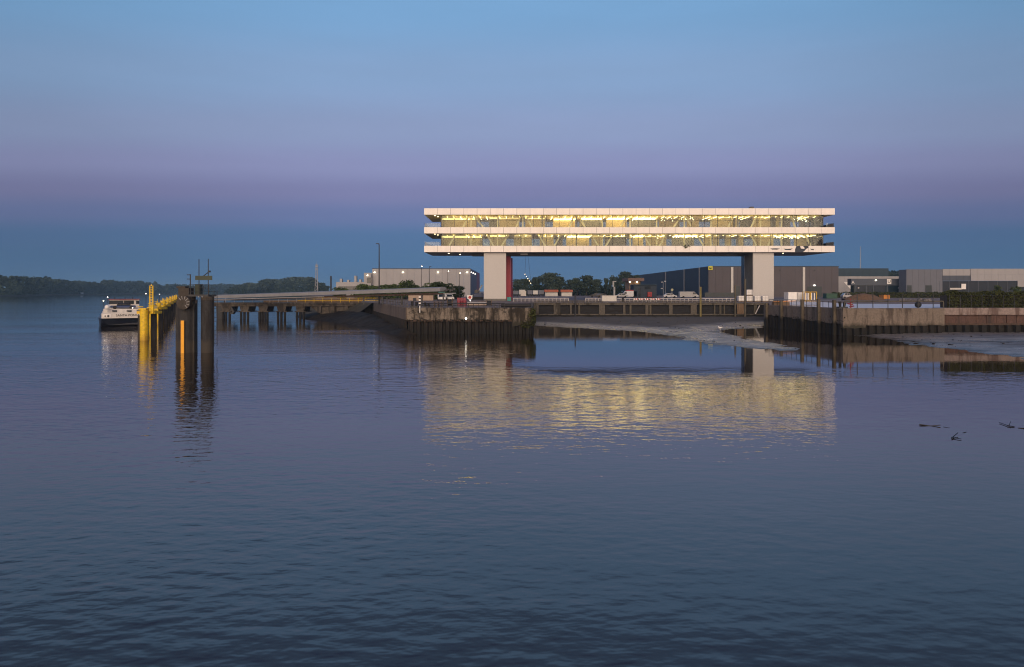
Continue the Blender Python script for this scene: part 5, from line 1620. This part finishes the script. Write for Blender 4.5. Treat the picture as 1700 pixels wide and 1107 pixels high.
MB().tube((xx_, 221.8, zat(481, 222)), (xx_, 221.9, zat(481, 222)), .42, .42, 16).build('disc', mat('pale_yellow', (.55, .55, .33), .5, .05), t)

# ------------------------------------------------------------------ vegetation
def tree_mesh(seed, hgt, wid, n, leafm, bush=False, leaf=None, lobesn=9, fill=.45):
    r = random.Random(seed)
    lobes = []
    zc0 = hgt * (.30 if not bush else .05)
    for i in range(lobesn):
        f = r.random()
        z = zc0 + (hgt - zc0) * (.15 + .72 * f)
        sp = wid * .5 * (1 - .55 * abs(f - .35)) * .62
        a = r.uniform(0, 6.28); d = sp * math.sqrt(r.random())
        s = wid * r.uniform(.16, .27)
        lobes.append((d * math.cos(a), d * math.sin(a), z, s, s, min(s * r.uniform(.7, 1.0), hgt - z + .1)))
    mb = lobed(lobes, n, leaf or wid * .05, r, fill)
    crown = mb.mesh('crown', leafm)
    tb = MB()
    if not bush:
        lean = r.uniform(-.03, .03) * hgt
        tb.tube((0, 0, -.2), (lean, 0, hgt * .5), hgt * .022, hgt * .013, 7)
        for i in range(6):
            l = lobes[i % len(lobes)]
            tb.tube((lean * .7, 0, hgt * (.22 + .05 * i)), (l[0], l[1], l[2]), hgt * .009, hgt * .003, 5)
    else:
        for i in range(4):
            l = lobes[i]
            tb.tube((0, 0, -.1), (l[0], l[1], l[2]), .06, .03, 5)
    return crown, tb.mesh('trunk', M['bark'])
def tree(name, label, cat, loc, meshes, group=None, rz=0.0, s=(1, 1, 1)):
    t = bpy.data.objects.new(name, None); COL.objects.link(t); t.location = loc; t.rotation_euler.z = rz; t.scale = s
    t.empty_display_size = .5
    tag(t, label, cat, group); ORG[t.name] = Vector(loc)
    for nm, me in (('crown', meshes[0]), ('trunk', meshes[1])):
        o = bpy.data.objects.new(nm, me); COL.objects.link(o); o.parent = t
    return t
rng = random.Random(77)
BIG = [tree_mesh(100 + i, 14, 13, 1500, M['leaf_hazed'], leaf=.42, lobesn=13) for i in range(4)]
SML = [tree_mesh(200 + i, 14, 7, 700, M['leaf_hazed'], leaf=.42, lobesn=8) for i in range(2)]
YTT = 330.0
tl = [(858, 463, 22, 'low rounded tree beside the red lift shaft'), (872, 462, 24, 'bushy tree behind the string of lamps'), (893, 458, 26, 'tall tree just right of the string of lamps'), (912, 452.5, 40, 'tallest and broadest tree between the two piers'),
      (929, 459, 28, 'tree on the right shoulder of the broadest tree'), (946, 464, 20, 'low tree in the dip between the two big trees'), (959, 461, 22, 'tree on the left flank of the dense round tree'), (974, 457, 34, 'dense round tree left of the thin poplars'), (990, 463, 22, 'low tree on the right flank of the dense round tree'),
      (1006, 456.5, 9, 'thin poplar standing free between the big trees'), (1013, 459, 7, 'second thin poplar right of the free one'), (1021, 457, 22, 'open-crowned tree before the gatehouse'), (1041, 450.5, 30, 'tall round tree behind the gatehouse roof'), (1056, 456, 20, 'tree behind the gatehouse at the warehouse corner')]
for px, py, wpx, lab in tl:
    Y = YTT + rng.uniform(-20, 25)
    hgt = zat(py, Y) - G; wd = wpx / F * Y
    me, bw_ = (rng.choice(BIG), 12.0) if wpx > 12 else (rng.choice(SML), 6.0)
    s = hgt / 14
    tree('broad_tree' if wpx > 12 else 'poplar', lab, 'tree', (X_(px, Y), Y, G - .1), me, 'trees behind the raised building', rng.uniform(0, 6.28), (wd / bw_, wd / bw_, s))
# undergrowth belt behind those trees
lob = []
for i in range(60):
    x = X_(845 + i * 4, 345); lob.append((x, 345 + rng.uniform(-3, 8), G + rng.uniform(.5, 3.2), 3.4, 2.5, rng.uniform(1.5, 3)))
tag(lobed(lob, 6000, .45, rng, .6).build('undergrowth', M['leaf_wood']), kind='stuff')

# rounded trees on the spit behind the jetty
FAR = [tree_mesh(300 + i, 26, 26, 1500, M['leaf_hazed'], leaf=.95, lobesn=12) for i in range(3)]
labs = ['low outermost tree of the clump behind the jetty, at its left end', 'second low tree from the left of the clump behind the jetty', 'third tree from the left of the clump behind the jetty', 'green rounded tree at the left shoulder of the clump behind the jetty', 'green rounded tree left of the middle of the clump behind the jetty',
        'rounded tree in the dip in the middle of the clump behind the jetty', 'tall rounded tree right of the middle of the clump behind the jetty', 'tallest rounded tree of the clump behind the jetty', 'rounded tree just left of the lattice mast', 'low tree just right of the lattice mast', 'low tree left of the short dark pole']
for (px, py, wpx), lab in zip(((398, 472, 26), (412, 469, 28), (424, 470, 28), (440, 464, 32), (452, 463, 34), (466, 465, 30), (480, 460.5, 38), (496, 459.5, 42), (514, 460, 36), (532, 469, 22), (541, 474, 18)), labs):
    Y = rng.uniform(880, 960) if px < 525 else 700
    hgt = zat(py, Y) - G + 1; wd = wpx / F * Y
    tree('broad_tree', lab, 'tree', (X_(px, Y), Y, G - 1), rng.choice(FAR), 'rounded trees behind the jetty', rng.uniform(0, 6.28), (wd / 24, wd / 24, hgt / 26))
lob = []
for i in range(46):
    px = 388 + i * 3.2; Y = 905 if px < 525 else 720
    lob.append((X_(px, Y), Y - 10, G + 2, 8, 4, 5.5))
tag(lobed(lob, 5000, 1.0, rng, .7).build('undergrowth', M['leaf_wood']), kind='stuff')

# woods on the far bank: one mass
prof = [(-60, 455), (-30, 459), (0, 457.5), (10, 459), (20, 458.5), (35, 460), (60, 463), (80, 464), (100, 466), (125, 468), (145, 467.5), (155, 465), (170, 464.5), (185, 467.5), (205, 466.5), (225, 466.5), (240, 470), (250, 474), (262, 472), (285, 471), (310, 474), (340, 473), (360, 471), (385, 472), (400, 474), (430, 476)]
def prof_y(px):
    for (a, ya), (b, yb) in zip(prof, prof[1:]):
        if a <= px <= b: return ya + (yb - ya) * (px - a) / (b - a)
    return 474
def bank_Y(px): return 724 + max(0, px) * 2.88 if px < 190 else 1272 + (px - 190) * 1.76
lob = []
px = -110.0
while px < 430:
    Y = bank_Y(px)
    top = zat(prof_y(px) + rng.uniform(-.4, 1.2), Y)
    s = Y / F
    for z in (0.0, .14, .30, .48, .8):
        r_ = rng.uniform(4.5, 8) * s
        lob.append((X_(px + rng.uniform(-3, 3), Y), Y + rng.uniform(0, 25) + 20 * z, max(2.6, top * (z + .2) - r_ * .2) if z < .8 else top - r_ * .55, r_, r_, r_ * .62))
    px += 4.2
mb = lobed(lob, 40000, 1.6, rng, .45)
for l in lob:
    mb.ball((l[0], l[1], l[2]), l[3] * .72, l[4] * .72, l[5] * .72, 7, 5)
tag(mb.build('far_woods', M['leaf_wood']), kind='stuff')
POP = tree_mesh(401, 30, 8, 600, M['leaf_wood'], leaf=1.1, lobesn=9)
for px, py, lab in ((2.5, 453, 'dark tree top rising at the far left end of the woods'), (74, 455.5, 'thicker dark poplar over the far woods'), (84, 457, 'second dark poplar over the far woods, right of the thicker one')):
    Y = bank_Y(px) + 8
    hgt = zat(py, Y) - 2.6; tree('poplar', lab, 'tree', (X_(px, Y), Y, 2.6), POP, None, px, (1.0, 1.0, hgt / 30))
Y = 1320
tree('broad_tree', 'small tree rising over the low woods by the yellow mast', 'tree', (X_(258, Y), Y, 2.6), FAR[0], None, 1.0, (.5, .5, (zat(467, Y) - 2.6) / 26))
Y = 890
solo('far_house', 'tiny pale house in front of the woods on the far bank', 'house', MB().prism([(X_(132, 1085) - 2.6, 2.6), (X_(132, 1085) + 2.6, 2.6), (X_(132, 1085) + 2.6, 5.4), (X_(132, 1085), 7.6), (X_(132, 1085) - 2.6, 5.4)], 'y', 1085, 1091), M['offwhite'])
lob = []
for i in range(130):
    px = 1392 + i * 3.4 + rng.uniform(-1, 1); Y = 640
    top = zat(447 - 1.5 * math.sin(px * .03) - (2 if px > 1600 else 0), Y)
    for z in (.3, .85):
        r_ = rng.uniform(3.5, 6)
        lob.append((X_(px, Y), Y + rng.uniform(0, 20), G + (top - G) * z - r_ * .3, r_, r_, r_ * .6))
mb = lobed(lob, 9000, 1.1, rng, .5)
for l in lob: mb.ball(l[:3], l[3] * .7, l[4] * .7, l[5] * .7, 7, 5)
tag(mb.build('distant_woods', M['leaf_wood']), kind='stuff')

# thicket before the pale warehouse
BU = [tree_mesh(500 + i, 5.5, 6, 1500, M['bush'], True, .17, 13, .4) for i in range(4)]
bl = ['low leftmost bush of the thicket before the pale warehouse', 'bush left of the tall street lamp', 'bush just behind the tall street lamp', 'bush right of the tall street lamp', 'tall bush in the left middle of the thicket', 'tall bush in the middle of the thicket', 'bush left of the lit lamp post pair',
      'bush between the pair of lamp posts', 'bush right of the pair of lamp posts', 'brighter green bush under the right part of the warehouse wall', 'dark round bush near the right end of the thicket', 'low last bush at the right end of the thicket']
for (px, py), lab in zip(((566, 476), (604, 471), (621, 467), (637, 465), (655, 464), (674, 464), (690, 465), (704, 468), (718, 468.5), (728, 466.5), (743, 470), (757, 474)), bl):
    Y = 188 + rng.uniform(-6, 8)
    hgt = zat(py, Y) - G; s = hgt / 5.6
    tree('bush', lab, 'bush', (X_(px, Y), Y, G - .05), rng.choice(BU), 'bushes in the thicket before the pale warehouse', rng.uniform(0, 6.28), (.95, .95, s))
lob = [(X_(590 + 3 * i, 191), 191 + rng.uniform(-1, 2), G + rng.uniform(.6, 2.2), 1.4, 1.2, 1.5) for i in range(57)]
tag(lobed(lob, 6000, .18, rng, .6).build('undergrowth', M['bush']), kind='stuff')

def hedge(name, label, x0, x1, y0, y1, z0, z1, n, leaf, seed):
    r = random.Random(seed); mb = MB(); pts = []
    for _ in range(n):
        x = r.uniform(x0, x1); f = r.random()
        tz = z1 + .12 * math.sin(x * 1.3) + .1 * math.sin(x * 3.1 + 1)
        if f < .6: pts.append((x, y0 + r.uniform(-.12, .3), r.uniform(z0, tz)))
        else: pts.append((x, r.uniform(y0, y1), tz + r.uniform(-.25, .12)))
    leaf_quads(mb, pts, leaf, r)
    t = thing(name, label, 'hedge', ((x0 + x1) / 2, (y0 + y1) / 2, z0))
    mb.build('foliage', M['hedge'], t)
    MB().box(x0 + .05, x1 - .05, y0 + .3, y1, z0, z1 - .3).build('inner_twigs', M['bark'], t)
    return t
hedge('hedge', 'tall dense hedge on the stepped-back quay at the right edge', X_(1574, 90.5), X_(1800, 90.5), 90.5, 92.3, G + .05, 6.75, 9000, .085, 1)
hedge('hedge', 'low dark hedge in front of the concrete hall and shop front', X_(1385, 228), X_(1590, 228), 228, 230, G, zat(486, 228), 3500, .2, 2)
yt = tree_mesh(601, 5, 2.6, 260, M['leaf'], leaf=.14, lobesn=7)
for px, py, lab in ((1654, 467, 'thin young tree before the dark glazing at the right'), (1687, 469, 'thin young tree at the right edge of the photo')):
    Y = 150
    tree('young_tree', lab, 'tree', (X_(px, Y), Y, G), yt, None, px, (1, 1, (zat(py, Y) - G) / 5))
# weeds along the quay edges and the mud banks
mb = MB(); pts = []
for i in range(60):
    t_ = rng.random(); c = (39.9 + 2.0 * t_ - .1, 107 - 21 * t_, 3.0 + rng.uniform(-.3, .5))
    pts += [(c[0] + rng.uniform(-.15, .1), c[1] + rng.uniform(-.3, .3), c[2] + rng.uniform(-.3, .3)) for _ in range(6)]
for i in range(70):
    x = rng.uniform(-13.6, 0); pts += [(x + rng.uniform(-.2, .2), 88.9 + rng.uniform(-.05, .1), 3.1 + rng.uniform(-.15, .2)) for _ in range(4)]
leaf_quads(mb, pts, .08, rng)
tag(mb.build('weeds', M['weed']), kind='stuff')

# stones, sticks and weed lying on the mud
from mathutils.bvhtree import BVHTree
dg = bpy.context.evaluated_depsgraph_get()
muds = [o for o in sc.objects if o.name.startswith('mud_')]
trees_ = [BVHTree.FromObject(o, dg) for o in muds]
mb = MB(); nst = 0
for _ in range(4000):
    if nst >= 170: break
    k = rng.random()
    x, y = (rng.uniform(4, 48), rng.uniform(65, 128)) if k < .5 else ((rng.uniform(42, 70), rng.uniform(50, 86)) if k < .8 else (rng.uniform(-50, -14), rng.uniform(86, 148)))
    z = None
    for tr in trees_:
        hit = tr.ray_cast(Vector((x, y, 20)), Vector((0, 0, -1)))
        if hit[0] is not None and hit[0].z > WL + .02: z = hit[0].z
    if z is None or (mnoise.noise((x * .12, y * .12, 9)) < .02 and rng.random() < .8): continue
    nst += 1
    if rng.random() < .8:
        r_ = rng.uniform(.04, .14); a = rng.uniform(0, 3)
        mb.prism([(x + r_ * math.cos(a + t_) * rng.uniform(.6, 1.3), y + r_ * math.sin(a + t_)) for t_ in (0, 1.4, 2.7, 4.2, 5.3)], 'z', z - .05, z + r_ * rng.uniform(.4, .9))
    else:
        a = rng.uniform(0, 3.1); l_ = rng.uniform(.3, 1.0)
        mb.tube((x, y, z + .03), (x + l_ * math.cos(a), y + l_ * math.sin(a), z + .05), .035, .015, 5)
tag(mb.build('shore_debris', M['wet_log']), kind='stuff')
# gull on the mud, rubble and fence on the right bank
mb = MB(); gx, gy = X_(1195.5, 97), 97.0
gz0 = WL + .12
mb.ball((gx, gy, gz0 + .26), .24, .11, .11, 12, 7); mb.ball((gx - .22, gy, gz0 + .40), .085, .075, .08, 8, 6)
mb.tube((gx - .15, gy, gz0 + .30), (gx - .22, gy, gz0 + .40), .07, .06, 8); mb.tube((gx - .28, gy, gz0 + .40), (gx - .37, gy, gz0 + .385), .02, .004, 6)
mb.tube((gx + .15, gy, gz0 + .28), (gx + .40, gy, gz0 + .24), .07, .02, 8)
for dx in (-.03, .04): mb.tube((gx + dx, gy, gz0 - .1), (gx + dx, gy, gz0 + .18), .012, k=5)
solo('gull', 'white gull standing on the pale mud tongue', 'bird', mb, M['white'])
mb = MB()
for _ in range(90):
    px = rng.uniform(1494, 1546); Y = rng.uniform(150, 172); x = X_(px, Y); s_r = rng.uniform(.12, .42)
    a = rng.uniform(0, 3)
    mb.prism([(x + s_r * math.cos(a + t_) * rng.uniform(.6, 1.2), Y + s_r * math.sin(a + t_)) for t_ in (0, 1.4, 2.7, 4.2, 5.3)], 'z', G, G + s_r * rng.uniform(.5, 1.3))
tag(mb.build('rubble', mat('rubble', (.16, .15, .16), .9, .7, 1.2)), kind='stuff')
solo('bollard_ball', 'round black float lying on the pale apron of the right quay', 'float', MB().ball((X_(1524, 93), 93, G + .42), .42, nu=14, nv=9), M['black'], smooth=True)
t = thing('mesh_fence', 'thin dark wire fence in front of the tall hedge at the right edge', 'fence', (X_(1640, 89.6), 89.6, G))
for k in range(10):
    x = X_(1576 + 18 * k, 89.6)
    MB().box(x - .03, x + .03, 89.57, 89.63, G, G + 1.75).build('post', M['dark_steel'], t)
for z in (.5, 1.1, 1.7):
    MB().tube((X_(1576, 89.6), 89.6, G + z), (X_(1738, 89.6), 89.6, G + z), .014, k=5).build('wire', M['dark_steel'], t)

# ------------------------------------------------------------------ driftwood on the water
def drift(name, label, segs):
    c = Vector((sum(p[0][0] for p in segs) / len(segs), sum(p[0][1] for p in segs) / len(segs), 0))
    mb = MB()
    for a, b, r0, r1 in segs: mb.tube(a, b, r0 * .27, r1 * .27, 8)
    return solo(name, label, 'driftwood', mb, M['wet_log'])
wp = lambda px, py, z=.03: Vector((X_(px, (H - WL) * F / (py - HZ)), (H - WL) * F / (py - HZ), WL + z))
drift('drift_log', 'straight floating log at the right', [(wp(1526, 705.6), wp(1545, 707, .0), .085, .07), (wp(1545, 707, .0), wp(1561, 707.4, .05), .07, .06)])
drift('drift_twig', 'thin floating twig trailing the straight log', [(wp(1566, 708.6, .0), wp(1577, 710.4, .0), .05, .03)])
drift('drift_branch', 'small forked floating branch below the straight log', [(wp(1579, 727), wp(1596, 730), .06, .04), (wp(1582, 726), wp(1590, 722.5, .1), .06, .05), (wp(1580, 729), wp(1586, 724, .05), .05, .04)])
drift('drift_twig', 'tiny floating twig between the straight log and the forked branch', [(wp(1598, 718.6, .0), wp(1604, 717.5, .02), .05, .04)])
drift('drift_branch', 'bent floating branch at the right edge of the water', [(wp(1659, 702.5), wp(1673, 707.5), .05, .06), (wp(1672, 707.5), wp(1684, 709, .02), .08, .06), (wp(1675, 706.8), wp(1678, 705, .15), .05, .03)])
drift('drift_twig', 'floating twig at the very right edge beside the bent branch', [(wp(1690, 710.4, .0), wp(1702, 711.5, .02), .06, .05)])

# ------------------------------------------------------------------ evening haze over the river
hz_m = bpy.data.materials.new('haze'); hz_m.use_nodes = True
hn = hz_m.node_tree; hn.nodes.clear()
ho = hn.nodes.new('ShaderNodeOutputMaterial'); hv = hn.nodes.new('ShaderNodeVolumePrincipled')
hv.inputs['Density'].default_value = 0.00020
hv.inputs['Color'].default_value = (.42, .72, 1.0, 1)
hv.inputs['Anisotropy'].default_value = 0.0
hn.links.new(hv.outputs[0], ho.inputs['Volume'])
haze = MB().box(-4200, 4200, -700, 5100, -2.0, 48.0).build('haze', hz_m)
tag(haze, kind='stuff')
